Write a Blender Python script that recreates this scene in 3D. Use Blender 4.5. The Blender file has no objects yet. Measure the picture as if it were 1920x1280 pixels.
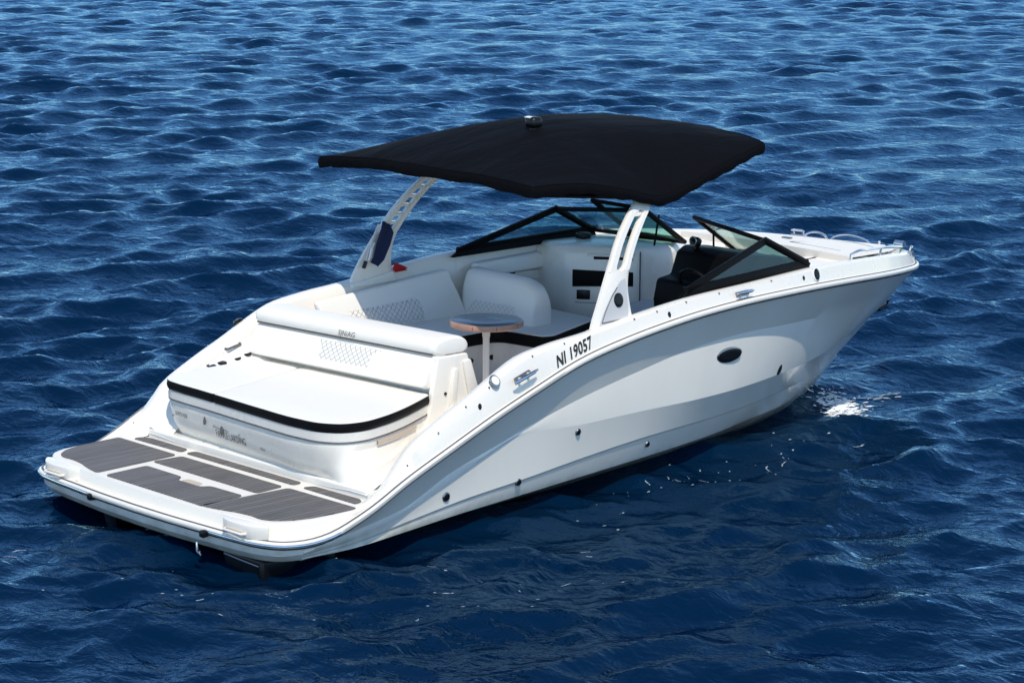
import bpy, bmesh, math, random
import numpy as np
from mathutils import Vector, Matrix
sc = bpy.context.scene
COL = sc.collection
R = math.radians

# ------------------------------------------------------------------ camera
CAM = dict(loc=(-9.463, -13.524, 4.665), yaw=0.802644, pitch=0.195863, roll=0.0075547, f=4645.186 / 1920.0)
cd = bpy.data.cameras.new("camera"); cam = bpy.data.objects.new("camera", cd); COL.objects.link(cam)
yw, pt, rl = CAM['yaw'], CAM['pitch'], CAM['roll']
_d = Vector((math.cos(pt) * math.cos(yw), math.cos(pt) * math.sin(yw), -math.sin(pt)))
_r = Vector((math.sin(yw), -math.cos(yw), 0)); _u = _r.cross(_d)
_r2 = _r * math.cos(rl) + _u * math.sin(rl); _u2 = -_r * math.sin(rl) + _u * math.cos(rl)
M = Matrix((_r2, _u2, -_d)).transposed().to_4x4(); M.translation = Vector(CAM['loc'])
cam.matrix_world = M
cd.sensor_width = 36.0; cd.lens = CAM['f'] * 36.0
cd.clip_start = 0.5; cd.clip_end = 12000
sc.camera = cam

# ------------------------------------------------------------------ light
SUN = Vector((-0.30, -0.455, 0.84)).normalized()
elev = math.asin(SUN.z); azim = math.atan2(SUN.x, SUN.y)
W = bpy.data.worlds.new("World"); sc.world = W; W.use_nodes = True
nt = W.node_tree; bg = nt.nodes["Background"]
sky = nt.nodes.new("ShaderNodeTexSky"); sky.sky_type = 'NISHITA'; sky.sun_disc = False
sky.sun_elevation = elev; sky.sun_rotation = azim
sky.altitude = 2500; sky.air_density = 1.0; sky.dust_density = 0.0; sky.ozone_density = 5.0
tint = nt.nodes.new("ShaderNodeMix"); tint.data_type = 'RGBA'; tint.blend_type = 'MULTIPLY'; tint.inputs[0].default_value = 1.0
tint.inputs[7].default_value = (1.07, 1.0, 0.87, 1)      # the photograph's cool white balance
nt.links.new(sky.outputs[0], tint.inputs[6]); nt.links.new(tint.outputs[2], bg.inputs[0]); bg.inputs[1].default_value = 0.15
sl = bpy.data.lights.new("sun", 'SUN'); sl.energy = 2.05; sl.angle = R(0.5); sl.color = (1.0, 0.925, 0.79)
so = bpy.data.objects.new("sun", sl); COL.objects.link(so)
so.rotation_euler = (-SUN).to_track_quat('-Z', 'Y').to_euler(); so.location = (-6, -9, 18)
sc.view_settings.view_transform = 'Standard'; sc.view_settings.look = 'None'
sc.view_settings.exposure = 0.88; sc.view_settings.gamma = 1.0
sc.cycles.max_bounces = 10; sc.cycles.diffuse_bounces = 6; sc.cycles.transparent_max_bounces = 12
sc.cycles.caustics_reflective = False; sc.cycles.caustics_refractive = False
sc.cycles.use_denoising = True
sc.cycles.sample_clamp_indirect = 6.0

# ------------------------------------------------------------------ materials
def mat(name):
    m = bpy.data.materials.new(name); m.use_nodes = True
    n = m.node_tree.nodes; return m, n, m.node_tree.links, n["Principled BSDF"]
def simple(name, col, rough=0.5, metal=0.0, coat=0.0, bump=0.0, bscale=200.0, spec=0.5, var=0.0, vscale=3.0, rvar=0.0):
    m, n, l, b = mat(name)
    b.inputs['Base Color'].default_value = (*col, 1); b.inputs['Roughness'].default_value = rough
    b.inputs['Metallic'].default_value = metal; b.inputs['Coat Weight'].default_value = coat
    b.inputs['Specular IOR Level'].default_value = spec
    tc = n.new("ShaderNodeTexCoord")
    if bump:
        t = n.new("ShaderNodeTexNoise"); t.inputs['Scale'].default_value = bscale; t.inputs['Detail'].default_value = 3
        bp = n.new("ShaderNodeBump"); bp.inputs['Strength'].default_value = bump; bp.inputs['Distance'].default_value = 0.002
        l.new(tc.outputs['Object'], t.inputs['Vector']); l.new(t.outputs[0], bp.inputs['Height']); l.new(bp.outputs[0], b.inputs['Normal'])
    if var or rvar:
        t = n.new("ShaderNodeTexNoise"); t.inputs['Scale'].default_value = vscale; t.inputs['Detail'].default_value = 6; t.inputs['Roughness'].default_value = 0.65
        l.new(tc.outputs['Object'], t.inputs['Vector'])
        if var:
            mx = n.new("ShaderNodeMix"); mx.data_type = 'RGBA'
            mx.inputs[6].default_value = (*[c * (1 - var) for c in col], 1); mx.inputs[7].default_value = (*[min(1, c * (1 + var * .6)) for c in col], 1)
            l.new(t.outputs[0], mx.inputs[0]); l.new(mx.outputs[2], b.inputs['Base Color'])
        if rvar:
            mr = n.new("ShaderNodeMapRange"); mr.inputs[3].default_value = max(0.02, rough - rvar); mr.inputs[4].default_value = rough + rvar
            l.new(t.outputs[0], mr.inputs[0]); l.new(mr.outputs[0], b.inputs['Roughness'])
    return m
GEL = simple("gelcoat", (0.80, 0.76, 0.69), 0.28, coat=0.25, var=0.012, rvar=0.06, vscale=2.2)
NONSKID = simple("nonskid_gelcoat", (0.77, 0.73, 0.665), 0.6, bump=0.4, bscale=260, var=0.03)
VINYL = simple("white_vinyl", (0.83, 0.795, 0.73), 0.45, bump=0.25, bscale=420, var=0.03, vscale=5)
VINYLG = simple("grey_vinyl", (0.66, 0.65, 0.65), 0.5, bump=0.25, bscale=420)
BLKV = simple("black_vinyl", (0.003, 0.003, 0.0035), 0.55, bump=0.2, bscale=400, spec=0.12)
BLK = simple("black_plastic", (0.004, 0.004, 0.005), 0.35, spec=0.35)
BLKM = simple("black_paint", (0.0025, 0.0025, 0.003), 0.5, spec=0.1)
STEEL = simple("polished_steel", (0.75, 0.74, 0.72), 0.22, metal=1.0)
DSTEEL = simple("dull_steel", (0.30, 0.30, 0.31), 0.3, metal=1.0)
SEAM = simple("seam_dark", (0.10, 0.10, 0.105), 0.6)
INK = simple("black_ink", (0.012, 0.012, 0.014), 0.4)
INKG = simple("grey_ink", (0.10, 0.095, 0.09), 0.45)
WOODP = simple("wood_edge", (0.46, 0.25, 0.17), 0.35, coat=0.3, var=0.3, vscale=14)
RED = simple("red_cloth", (0.42, 0.008, 0.012), 0.8, bump=0.3, bscale=300)
NAVY = simple("navy_cloth", (0.002, 0.010, 0.055), 0.85, bump=0.3, bscale=300)
WHITEC = simple("white_cloth", (0.7, 0.7, 0.7), 0.85)
LGREY = simple("light_grey_gelcoat", (0.52, 0.52, 0.53), 0.4, var=0.03)
BEIGE = simple("beige_gelcoat", (0.55, 0.46, 0.37), 0.4)
LENS = simple("clear_lens", (0.75, 0.75, 0.72), 0.08, coat=0.6)
TABLEM = simple("table_laminate", (0.13, 0.14, 0.165), 0.3, coat=0.2, var=0.12, vscale=8)
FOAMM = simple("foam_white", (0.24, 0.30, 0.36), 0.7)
SPLASHM = simple("splash_glitter_white", (0.82, 0.85, 0.87), 0.5)

def canvas_mat():
    m, n, l, b = mat("black_canvas")
    b.inputs['Base Color'].default_value = (0.0011, 0.0012, 0.0024, 1); b.inputs['Roughness'].default_value = 0.85
    b.inputs['Specular IOR Level'].default_value = 0.10
    tc = n.new("ShaderNodeTexCoord")
    t1 = n.new("ShaderNodeTexNoise"); t1.inputs['Scale'].default_value = 2.2; t1.inputs['Detail'].default_value = 5
    mp = n.new("ShaderNodeMapping"); mp.inputs['Scale'].default_value = (0.6, 1.6, 1); mp.inputs['Rotation'].default_value = (0, 0, 0.3)
    l.new(tc.outputs['Object'], mp.inputs[0]); l.new(mp.outputs[0], t1.inputs['Vector'])
    t2 = n.new("ShaderNodeTexNoise"); t2.inputs['Scale'].default_value = 500; l.new(tc.outputs['Object'], t2.inputs['Vector'])
    b1 = n.new("ShaderNodeBump"); b1.inputs['Strength'].default_value = 0.8; b1.inputs['Distance'].default_value = 0.08
    b2 = n.new("ShaderNodeBump"); b2.inputs['Strength'].default_value = 0.3; b2.inputs['Distance'].default_value = 0.002
    l.new(t1.outputs[0], b1.inputs['Height']); l.new(t2.outputs[0], b2.inputs['Height']); l.new(b1.outputs[0], b2.inputs['Normal']); l.new(b2.outputs[0], b.inputs['Normal'])
    return m
CANVAS = canvas_mat()

def teak_mat():
    m, n, l, b = mat("grey_teak_foam")
    b.inputs['Roughness'].default_value = 0.7
    tc = n.new("ShaderNodeTexCoord"); sx = n.new("ShaderNodeSeparateXYZ"); 
    nz = n.new("ShaderNodeTexNoise"); nz.inputs['Scale'].default_value = 1.6; nz.inputs['Detail'].default_value = 2
    l.new(tc.outputs['Object'], nz.inputs['Vector'])
    l.new(tc.outputs['Object'], sx.inputs[0])
    ad = n.new("ShaderNodeMath"); ad.operation = 'MULTIPLY_ADD'; ad.inputs[1].default_value = 0.012; l.new(nz.outputs[0], ad.inputs[0]); l.new(sx.outputs[1], ad.inputs[2])
    dv = n.new("ShaderNodeMath"); dv.operation = 'DIVIDE'; dv.inputs[1].default_value = 0.050; l.new(ad.outputs[0], dv.inputs[0])
    fr = n.new("ShaderNodeMath"); fr.operation = 'FRACT'; l.new(dv.outputs[0], fr.inputs[0])
    lt = n.new("ShaderNodeMath"); lt.operation = 'LESS_THAN'; lt.inputs[1].default_value = 0.12; l.new(fr.outputs[0], lt.inputs[0])
    fl = n.new("ShaderNodeMath"); fl.operation = 'FLOOR'; l.new(dv.outputs[0], fl.inputs[0])
    wn = n.new("ShaderNodeTexWhiteNoise"); wn.noise_dimensions = '1D'; l.new(fl.outputs[0], wn.inputs['W'])
    mp = n.new("ShaderNodeMapping"); mp.inputs['Scale'].default_value = (5, 70, 5); l.new(tc.outputs['Object'], mp.inputs[0])
    gr = n.new("ShaderNodeTexNoise"); gr.inputs['Scale'].default_value = 1.0; gr.inputs['Detail'].default_value = 5; l.new(mp.outputs[0], gr.inputs['Vector'])
    mix = n.new("ShaderNodeMath"); mix.operation = 'MULTIPLY_ADD'; mix.inputs[1].default_value = 0.22; l.new(wn.outputs['Value'], mix.inputs[0]); 
    m2 = n.new("ShaderNodeMath"); m2.operation = 'MULTIPLY'; m2.inputs[1].default_value = 0.8; l.new(gr.outputs[0], m2.inputs[0]); l.new(m2.outputs[0], mix.inputs[2])
    cr = n.new("ShaderNodeValToRGB"); cr.color_ramp.elements[0].color = (0.086, 0.081, 0.080, 1); cr.color_ramp.elements[1].color = (0.185, 0.172, 0.167, 1)
    cr.color_ramp.elements[0].position = 0.25; cr.color_ramp.elements[1].position = 0.85
    l.new(mix.outputs[0], cr.inputs[0])
    mx = n.new("ShaderNodeMix"); mx.data_type = 'RGBA'; mx.inputs[7].default_value = (0.034, 0.031, 0.030, 1)
    l.new(lt.outputs[0], mx.inputs[0]); l.new(cr.outputs[0], mx.inputs[6]); l.new(mx.outputs[2], b.inputs['Base Color'])
    bp = n.new("ShaderNodeBump"); bp.inputs['Strength'].default_value = 0.5; bp.inputs['Distance'].default_value = 0.002; bp.invert = True
    l.new(lt.outputs[0], bp.inputs['Height']); l.new(bp.outputs[0], b.inputs['Normal'])
    return m
TEAK = teak_mat()

def quilt_mat():
    m, n, l, b = mat("quilted_vinyl"); b.inputs['Roughness'].default_value = 0.45
    uv = n.new("ShaderNodeUVMap"); sx = n.new("ShaderNodeSeparateXYZ"); l.new(uv.outputs[0], sx.inputs[0])
    def M2(op, a, c=None, v=None):
        k = n.new("ShaderNodeMath"); k.operation = op; l.new(a, k.inputs[0])
        if c is not None: l.new(c, k.inputs[1])
        if v is not None: k.inputs[1].default_value = v
        return k.outputs[0]
    outs = []
    for op in ('ADD', 'SUBTRACT'):
        a = M2(op, sx.outputs[0], c=sx.outputs[1]); a = M2('DIVIDE', a, v=0.052); a = M2('FRACT', a); a = M2('SUBTRACT', a, v=0.5); a = M2('ABSOLUTE', a)
        outs.append(a)
    mn = n.new("ShaderNodeMath"); mn.operation = 'MAXIMUM'; l.new(outs[0], mn.inputs[0]); l.new(outs[1], mn.inputs[1])   # 0.5 on the stitch lines
    mr = n.new("ShaderNodeMapRange"); mr.inputs[1].default_value = 0.40; mr.inputs[2].default_value = 0.5; l.new(mn.outputs[0], mr.inputs[0])
    mx = n.new("ShaderNodeMix"); mx.data_type = 'RGBA'; mx.inputs[6].default_value = (0.82, 0.785, 0.72, 1); mx.inputs[7].default_value = (0.66, 0.635, 0.59, 1)
    l.new(mr.outputs[0], mx.inputs[0]); l.new(mx.outputs[2], b.inputs['Base Color'])
    bp = n.new("ShaderNodeBump"); bp.inputs['Strength'].default_value = 0.9; bp.inputs['Distance'].default_value = 0.006; bp.invert = True
    l.new(mr.outputs[0], bp.inputs['Height']); l.new(bp.outputs[0], b.inputs['Normal'])
    return m
QUILT = quilt_mat()

def glass_mat():
    m = bpy.data.materials.new("tinted_glass"); m.use_nodes = True; n = m.node_tree.nodes; l = m.node_tree.links
    n.remove(n["Principled BSDF"]); out = n["Material Output"]
    tr = n.new("ShaderNodeBsdfTransparent"); tr.inputs[0].default_value = (0.74, 0.89, 0.86, 1)
    gl = n.new("ShaderNodeBsdfGlossy"); gl.inputs['Roughness'].default_value = 0.02; gl.inputs[0].default_value = (1, 1, 1, 1)
    lw = n.new("ShaderNodeLayerWeight"); lw.inputs[0].default_value = 0.5
    pw = n.new("ShaderNodeMath"); pw.operation = 'POWER'; pw.inputs[1].default_value = 4.0; l.new(lw.outputs['Facing'], pw.inputs[0])
    fr = n.new("ShaderNodeMath"); fr.operation = 'MULTIPLY_ADD'; fr.inputs[1].default_value = 0.6; fr.inputs[2].default_value = 0.03; l.new(pw.outputs[0], fr.inputs[0])
    mx = n.new("ShaderNodeMixShader"); l.new(fr.outputs[0], mx.inputs[0]); l.new(tr.outputs[0], mx.inputs[1]); l.new(gl.outputs[0], mx.inputs[2]); l.new(mx.outputs[0], out.inputs[0])
    return m
GLASS = glass_mat()

def hull_mat():
    # white gelcoat with water streaks and a faint waterline stain on the bottom
    m, n, l, b = mat("hull_gelcoat"); b.inputs['Roughness'].default_value = 0.2; b.inputs['Coat Weight'].default_value = 0.35; b.inputs['Coat Roughness'].default_value = 0.05
    tc = n.new("ShaderNodeTexCoord"); mp = n.new("ShaderNodeMapping"); mp.inputs['Scale'].default_value = (2.5, 1, 0.8); l.new(tc.outputs['Object'], mp.inputs[0])
    t = n.new("ShaderNodeTexNoise"); t.inputs['Scale'].default_value = 1.3; t.inputs['Detail'].default_value = 6; l.new(mp.outputs[0], t.inputs['Vector'])
    cr = n.new("ShaderNodeValToRGB"); cr.color_ramp.elements[0].color = (0.765, 0.735, 0.675, 1); cr.color_ramp.elements[1].color = (0.79, 0.765, 0.705, 1)
    cr.color_ramp.elements[0].position = .3; cr.color_ramp.elements[1].position = .6
    l.new(t.outputs[0], cr.inputs[0])
    sx = n.new("ShaderNodeSeparateXYZ"); l.new(tc.outputs['Object'], sx.inputs[0])
    t2 = n.new("ShaderNodeTexNoise"); t2.inputs['Scale'].default_value = 5; t2.inputs['Detail'].default_value = 8; l.new(tc.outputs['Object'], t2.inputs['Vector'])
    ad = n.new("ShaderNodeMath"); ad.operation = 'MULTIPLY_ADD'; ad.inputs[1].default_value = -0.25; l.new(t2.outputs[0], ad.inputs[0]); l.new(sx.outputs[2], ad.inputs[2])
    mr = n.new("ShaderNodeMapRange"); mr.inputs[1].default_value = 0.08; mr.inputs[2].default_value = -0.06; l.new(ad.outputs[0], mr.inputs[0])
    mx = n.new("ShaderNodeMix"); mx.data_type = 'RGBA'; mx.inputs[7].default_value = (0.36, 0.37, 0.31, 1)
    l.new(mr.outputs[0], mx.inputs[0]); l.new(cr.outputs[0], mx.inputs[6]); l.new(mx.outputs[2], b.inputs['Base Color'])
    return m
HULLM = hull_mat()

def water_mat():
    # clear deep sea: blue scattered light from below, Fresnel-weighted reflection (as seen through a polarising filter) on top
    m = bpy.data.materials.new("sea_water"); m.use_nodes = True; n = m.node_tree.nodes; l = m.node_tree.links
    n.remove(n["Principled BSDF"]); out = n["Material Output"]
    tc = n.new("ShaderNodeTexCoord")
    prev = None
    for scale, strength, dist, stretch in ((4.0, 0.6, 0.045, 1.5), (11.0, 0.5, 0.014, 1.5), (30.0, 0.3, 0.005, 1.3)):
        mp = n.new("ShaderNodeMapping"); mp.inputs['Rotation'].default_value = (0, 0, -0.9); mp.inputs['Scale'].default_value = (stretch, 1, 1)
        l.new(tc.outputs['Object'], mp.inputs[0])
        t = n.new("ShaderNodeTexNoise"); t.inputs['Scale'].default_value = scale; t.inputs['Detail'].default_value = 3; t.inputs['Distortion'].default_value = 0.6
        l.new(mp.outputs[0], t.inputs['Vector'])
        bp = n.new("ShaderNodeBump"); bp.inputs['Strength'].default_value = strength; bp.inputs['Distance'].default_value = dist
        l.new(t.outputs[0], bp.inputs['Height'])
        if prev: l.new(prev, bp.inputs['Normal'])
        prev = bp.outputs[0]
    df = n.new("ShaderNodeBsdfDiffuse"); df.inputs[0].default_value = (0.0001, 0.0098, 0.032, 1)
    gl = n.new("ShaderNodeBsdfGlossy"); gl.inputs[0].default_value = (0.255, 0.43, 0.60, 1); gl.inputs['Roughness'].default_value = 0.05
    fr = n.new("ShaderNodeFresnel"); fr.inputs[0].default_value = 1.45
    l.new(prev, gl.inputs['Normal']); l.new(prev, fr.inputs['Normal'])
    mx = n.new("ShaderNodeMixShader"); l.new(fr.outputs[0], mx.inputs[0]); l.new(df.outputs[0], mx.inputs[1]); l.new(gl.outputs[0], mx.inputs[2])
    l.new(mx.outputs[0], out.inputs[0])
    return m
WATER = water_mat()

# ------------------------------------------------------------------ mesh helpers
def link(name, verts, faces, m, parent=None, smooth=None, mats=None, fmat=None):
    me = bpy.data.meshes.new(name); me.from_pydata([tuple(v) for v in verts], [], faces); me.update()
    bm = bmesh.new(); bm.from_mesh(me); bmesh.ops.remove_doubles(bm, verts=bm.verts, dist=1e-5); bmesh.ops.recalc_face_normals(bm, faces=bm.faces); bm.to_mesh(me); bm.free()
    me.materials.append(m)
    if smooth is not None:
        me.shade_smooth()
        if smooth < 180: me.set_sharp_from_angle(angle=R(smooth))
    o = bpy.data.objects.new(name, me); COL.objects.link(o)
    if parent: o.parent = parent
    return o
class MB:
    """collects several shapes into one mesh (one part)"""
    def __init__(s): s.v = []; s.f = []
    def add(s, v, f):
        k = len(s.v); s.v += [tuple(p) for p in v]; s.f += [tuple(i + k for i in q) for q in f]; return s
    def loft(s, rings, closed=False, cap0=False, cap1=False):
        n = len(rings[0]); v = [p for r in rings for p in r]; f = []
        for i in range(len(rings) - 1):
            for j in range(n if closed else n - 1):
                a = i * n + j; b = i * n + (j + 1) % n; f.append((a, b, b + n, a + n))
        if cap0: f.append(tuple(range(n)))
        if cap1: f.append(tuple(range((len(rings) - 1) * n, len(rings) * n)))
        return s.add(v, f)
    def tube(s, pts, r, seg=10, caps=True, closed=False):
        P = [Vector(p) for p in pts]; rings = []; n = len(P)
        rr = r if isinstance(r, (list, tuple)) else [r] * n
        up = None
        for i in range(n):
            if closed: t = (P[(i + 1) % n] - P[i - 1]).normalized()
            else: t = (P[min(i + 1, n - 1)] - P[max(i - 1, 0)]).normalized()
            if up is None:
                up = Vector((0, 0, 1)) if abs(t.z) < 0.9 else Vector((1, 0, 0))
            a = t.cross(up).normalized(); up = a.cross(t).normalized()
            rings.append([P[i] + (a * math.cos(k * 2 * math.pi / seg) + up * math.sin(k * 2 * math.pi / seg)) * rr[i] for k in range(seg)])
        if closed: rings.append(rings[0])
        return s.loft(rings, True, caps and not closed, caps and not closed)
    def bevbox(s, c, size, bev=0.01, rot=None, seg=2):
        bm = bmesh.new(); bmesh.ops.create_cube(bm, size=1)
        for v in bm.verts: v.co = Vector((v.co.x * size[0], v.co.y * size[1], v.co.z * size[2]))
        if bev: bmesh.ops.bevel(bm, geom=bm.edges[:], offset=bev, segments=seg, profile=0.5, affect='EDGES')
        m = (rot or Matrix()).to_4x4()
        vs = [m @ v.co + Vector(c) for v in bm.verts]; fs = [tuple(v.index for v in f.verts) for f in bm.faces]
        bm.free(); return s.add(vs, fs)
    def prism(s, poly, axis, a0, a1, bev=0.0, seg=2):
        """poly of 2D points extruded along axis ('x': poly=(y,z); 'y': (x,z); 'z': (x,y))"""
        def mk(p, a): return {'x': (a, p[0], p[1]), 'y': (p[0], a, p[1]), 'z': (p[0], p[1], a)}[axis]
        bm = bmesh.new(); n = len(poly)
        A = [bm.verts.new(mk(p, a0)) for p in poly]; B = [bm.verts.new(mk(p, a1)) for p in poly]
        bm.faces.new(A); bm.faces.new(B[::-1])
        for i in range(n): bm.faces.new((A[i], B[i], B[(i + 1) % n], A[(i + 1) % n]))
        bmesh.ops.recalc_face_normals(bm, faces=bm.faces)
        if bev: bmesh.ops.bevel(bm, geom=bm.edges[:], offset=bev, segments=seg, profile=0.5, affect='EDGES', clamp_overlap=True)
        bm.verts.index_update()
        vs = [v.co.copy() for v in bm.verts]; fs = [tuple(v.index for v in f.verts) for f in bm.faces]; bm.free(); return s.add(vs, fs)
    def hexa(s, b4, t4, bev=0.0, seg=3):
        """solid from 4 bottom and 4 top corners"""
        bm = bmesh.new(); A = [bm.verts.new(p) for p in b4]; B = [bm.verts.new(p) for p in t4]
        bm.faces.new(A); bm.faces.new(B[::-1])
        for i in range(4): bm.faces.new((A[i], B[i], B[(i + 1) % 4], A[(i + 1) % 4]))
        bmesh.ops.recalc_face_normals(bm, faces=bm.faces)
        if bev: bmesh.ops.bevel(bm, geom=bm.edges[:], offset=bev, segments=seg, profile=0.5, affect='EDGES', clamp_overlap=True)
        bm.verts.index_update()
        vs = [v.co.copy() for v in bm.verts]; fs = [tuple(v.index for v in f.verts) for f in bm.faces]; bm.free(); return s.add(vs, fs)
    def disc(s, c, nrm, r, t=0.01, seg=20, ry=None, up=(0, 0, 1), dome=0.0):
        nrm = Vector(nrm).normalized(); a = Vector(up).cross(nrm).normalized(); b = nrm.cross(a); c = Vector(c); ry = ry or r
        ring = lambda k, h: [c + nrm * h + a * (r * k * math.cos(i * 2 * math.pi / seg)) + b * (ry * k * math.sin(i * 2 * math.pi / seg)) for i in range(seg)]
        return s.loft([ring(1, -0.004), ring(1, t * .6), ring(.85, t), ring(.5, t + dome)], True, False, True)
    def build(s, name, m, parent=None, smooth=35):
        return link(name, s.v, s.f, m, parent, smooth)
def sweep_rounded(poly_path, zs_inset):
    pass
def catmull(P, n):
    P = np.array(P, float); d = np.r_[0, np.cumsum(np.linalg.norm(np.diff(P, axis=0), axis=1))]
    # monotone-ish cubic hermite over chord length
    m = np.gradient(P, d, axis=0); t = np.linspace(0, d[-1], n); i = np.clip(np.searchsorted(d, t, 'right') - 1, 0, len(d) - 2)
    h = (d[i + 1] - d[i])[:, None]; u = ((t - d[i]) / (d[i + 1] - d[i]))[:, None]
    return (2*u**3-3*u**2+1)*P[i] + (u**3-2*u**2+u)*h*m[i] + (-2*u**3+3*u**2)*P[i+1] + (u**3-u**2)*h*m[i+1]
def offset_poly(poly, d):
    """inward offset of a closed 2D polygon (any orientation)"""
    P = np.array(poly, float); n = len(P)
    area = 0.5 * np.sum(P[:, 0] * np.roll(P[:, 1], -1) - np.roll(P[:, 0], -1) * P[:, 1]); sg = 1 if area > 0 else -1
    e0 = P - np.roll(P, 1, 0); e1 = np.roll(P, -1, 0) - P
    n0 = np.stack([-e0[:, 1], e0[:, 0]], 1); n1 = np.stack([-e1[:, 1], e1[:, 0]], 1)
    n0 /= np.linalg.norm(n0, axis=1)[:, None] + 1e-9; n1 /= np.linalg.norm(n1, axis=1)[:, None] + 1e-9
    b = n0 + n1; b /= np.linalg.norm(b, axis=1)[:, None] + 1e-9
    c = np.clip((b * n0).sum(1), .5, 1)
    return P + sg * b * (d / c)[:, None]
def smooth_poly(P, it=2):
    P = [tuple(p) for p in P]
    for _ in range(it):
        Q = []
        for i in range(len(P)):
            a = P[i]; b = P[(i + 1) % len(P)]
            Q += [(a[0]*.75+b[0]*.25, a[1]*.75+b[1]*.25), (a[0]*.25+b[0]*.75, a[1]*.25+b[1]*.75)]
        P = Q
    return P
def round_corners(P, r, seg=4):
    Q = []; n = len(P)
    rr = r if isinstance(r, (list, tuple)) else [r] * n
    for i in range(n):
        p = Vector(P[i]); a = Vector(P[i - 1]) - p; b = Vector(P[(i + 1) % n]) - p
        k = min(rr[i], a.length * .45, b.length * .45); A = p + a.normalized() * k; B = p + b.normalized() * k
        if k < 1e-4: Q.append(tuple(p)); continue
        for j in range(seg + 1):
            t = j / seg; Q.append(tuple(A * (1 - t) ** 2 + p * 2 * t * (1 - t) + B * t * t))
    return Q
def lerp(a, b, t): return a + (b - a) * t
def sstep(a, b, x):
    t = min(1, max(0, (x - a) / (b - a))); return t * t * (3 - 2 * t)

# ------------------------------------------------------------------ sea
ZW = 0.03
rngw = np.random.default_rng(11)
WDIR = yw + math.pi + 0.25           # main travel direction of the chop
NWAVE = 190
lam = np.exp(rngw.uniform(np.log(0.18), np.log(2.0), NWAVE))
kk = 2 * np.pi / lam
th = WDIR + np.clip(rngw.normal(0, 0.72, NWAVE), -1.7, 1.7)
slope = 0.0235 * np.where(lam > 1.7, 0.75, 1.0) * np.where(lam < .45, 0.85, 1.0)
lam[:6] = [3.2, 3.9, 4.6, 5.4, 2.9, 3.5]; kk = 2 * np.pi / lam; slope[:6] = .018
amp = slope / kk
kx, ky, ph = kk * np.cos(th), kk * np.sin(th), rngw.uniform(0, 2 * np.pi, NWAVE)
CHOP = 0.85
def sea(X, Y, ds=None):
    dx = np.zeros_like(X); dy = np.zeros_like(X); dz = np.zeros_like(X)
    gust = 1.0 + .38 * np.sin(.43 * X + .21 * Y + 1.0) * np.sin(.17 * X - .50 * Y + .4) + .28 * np.sin(.95 * X - .62 * Y) * np.sin(.33 * X + 1.1 * Y + 2.0)
    gust = gust + .36 * np.sin(.16 * X + .05 * Y + .7) * np.sin(.06 * X - .19 * Y + 1.9)
    for i in range(NWAVE):
        a = amp[i]
        if ds is not None:
            w = np.clip((lam[i] / ds - 2.5) / 2.0, 0, 1); a = a * w
            if not np.any(w > 0): continue
        if lam[i] < 1.3: a = a * gust
        p = kx[i] * X + ky[i] * Y + ph[i]; s_ = np.sin(p); c_ = np.cos(p)
        dz += a * c_; dx -= a * CHOP * s_ * np.cos(th[i]); dy -= a * CHOP * s_ * np.sin(th[i])
    return X + dx, Y + dy, ZW + dz
def build_sea():
    s_core = [5.0]
    while s_core[-1] < 112: s_core.append(s_core[-1] + max(0.04, s_core[-1] * 0.0032))
    s_far = [s_core[-1] * 1.16 ** i for i in range(1, 26)]
    s_back = [5.0 - 0.3 * 1.45 ** i for i in range(0, 22)][::-1]
    S = np.array(s_back + s_core + s_far)
    t_core = np.arange(-22, 22.001, 0.052)
    t_out = np.array([22 + 0.4 * 1.5 ** i for i in range(1, 23)])
    T = np.r_[-t_out[::-1], t_core, t_out]
    dS = np.gradient(S); dT = np.gradient(T)
    D = np.maximum(dS[:, None], dT[None, :])
    fx, fy = math.cos(yw), math.sin(yw)
    X = CAM['loc'][0] + S[:, None] * fx + T[None, :] * fy
    Y = CAM['loc'][1] + S[:, None] * fy - T[None, :] * fx
    X, Y, Z = sea(X, Y, D)
    # nothing of the sea inside the hull's cockpit
    nr, nc = X.shape
    co = np.stack([X, Y, Z], -1).reshape(-1, 3).astype(np.float32)
    idx = np.arange(nr * nc).reshape(nr, nc)
    q = np.stack([idx[:-1, :-1], idx[:-1, 1:], idx[1:, 1:], idx[1:, :-1]], -1).reshape(-1, 4)[:, ::-1].astype(np.int32)
    me = bpy.data.meshes.new("water"); me.vertices.add(len(co)); me.vertices.foreach_set("co", co.ravel())
    me.loops.add(q.size); me.loops.foreach_set("vertex_index", np.ascontiguousarray(q).ravel())
    me.polygons.add(len(q)); me.polygons.foreach_set("loop_start", np.arange(0, q.size, 4, dtype=np.int32))
    me.polygons.foreach_set("use_smooth", np.ones(len(q), bool))
    me.update(calc_edges=True); me.validate(); me.materials.append(WATER)
    if me.polygons[len(q) // 2].normal.z < 0: me.flip_normals()
    o = bpy.data.objects.new("water", me); COL.objects.link(o)
    o['kind'] = 'structure'; o['label'] = 'deep blue sea with short wind chop all around the boat'
    return o
build_sea()

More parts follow.
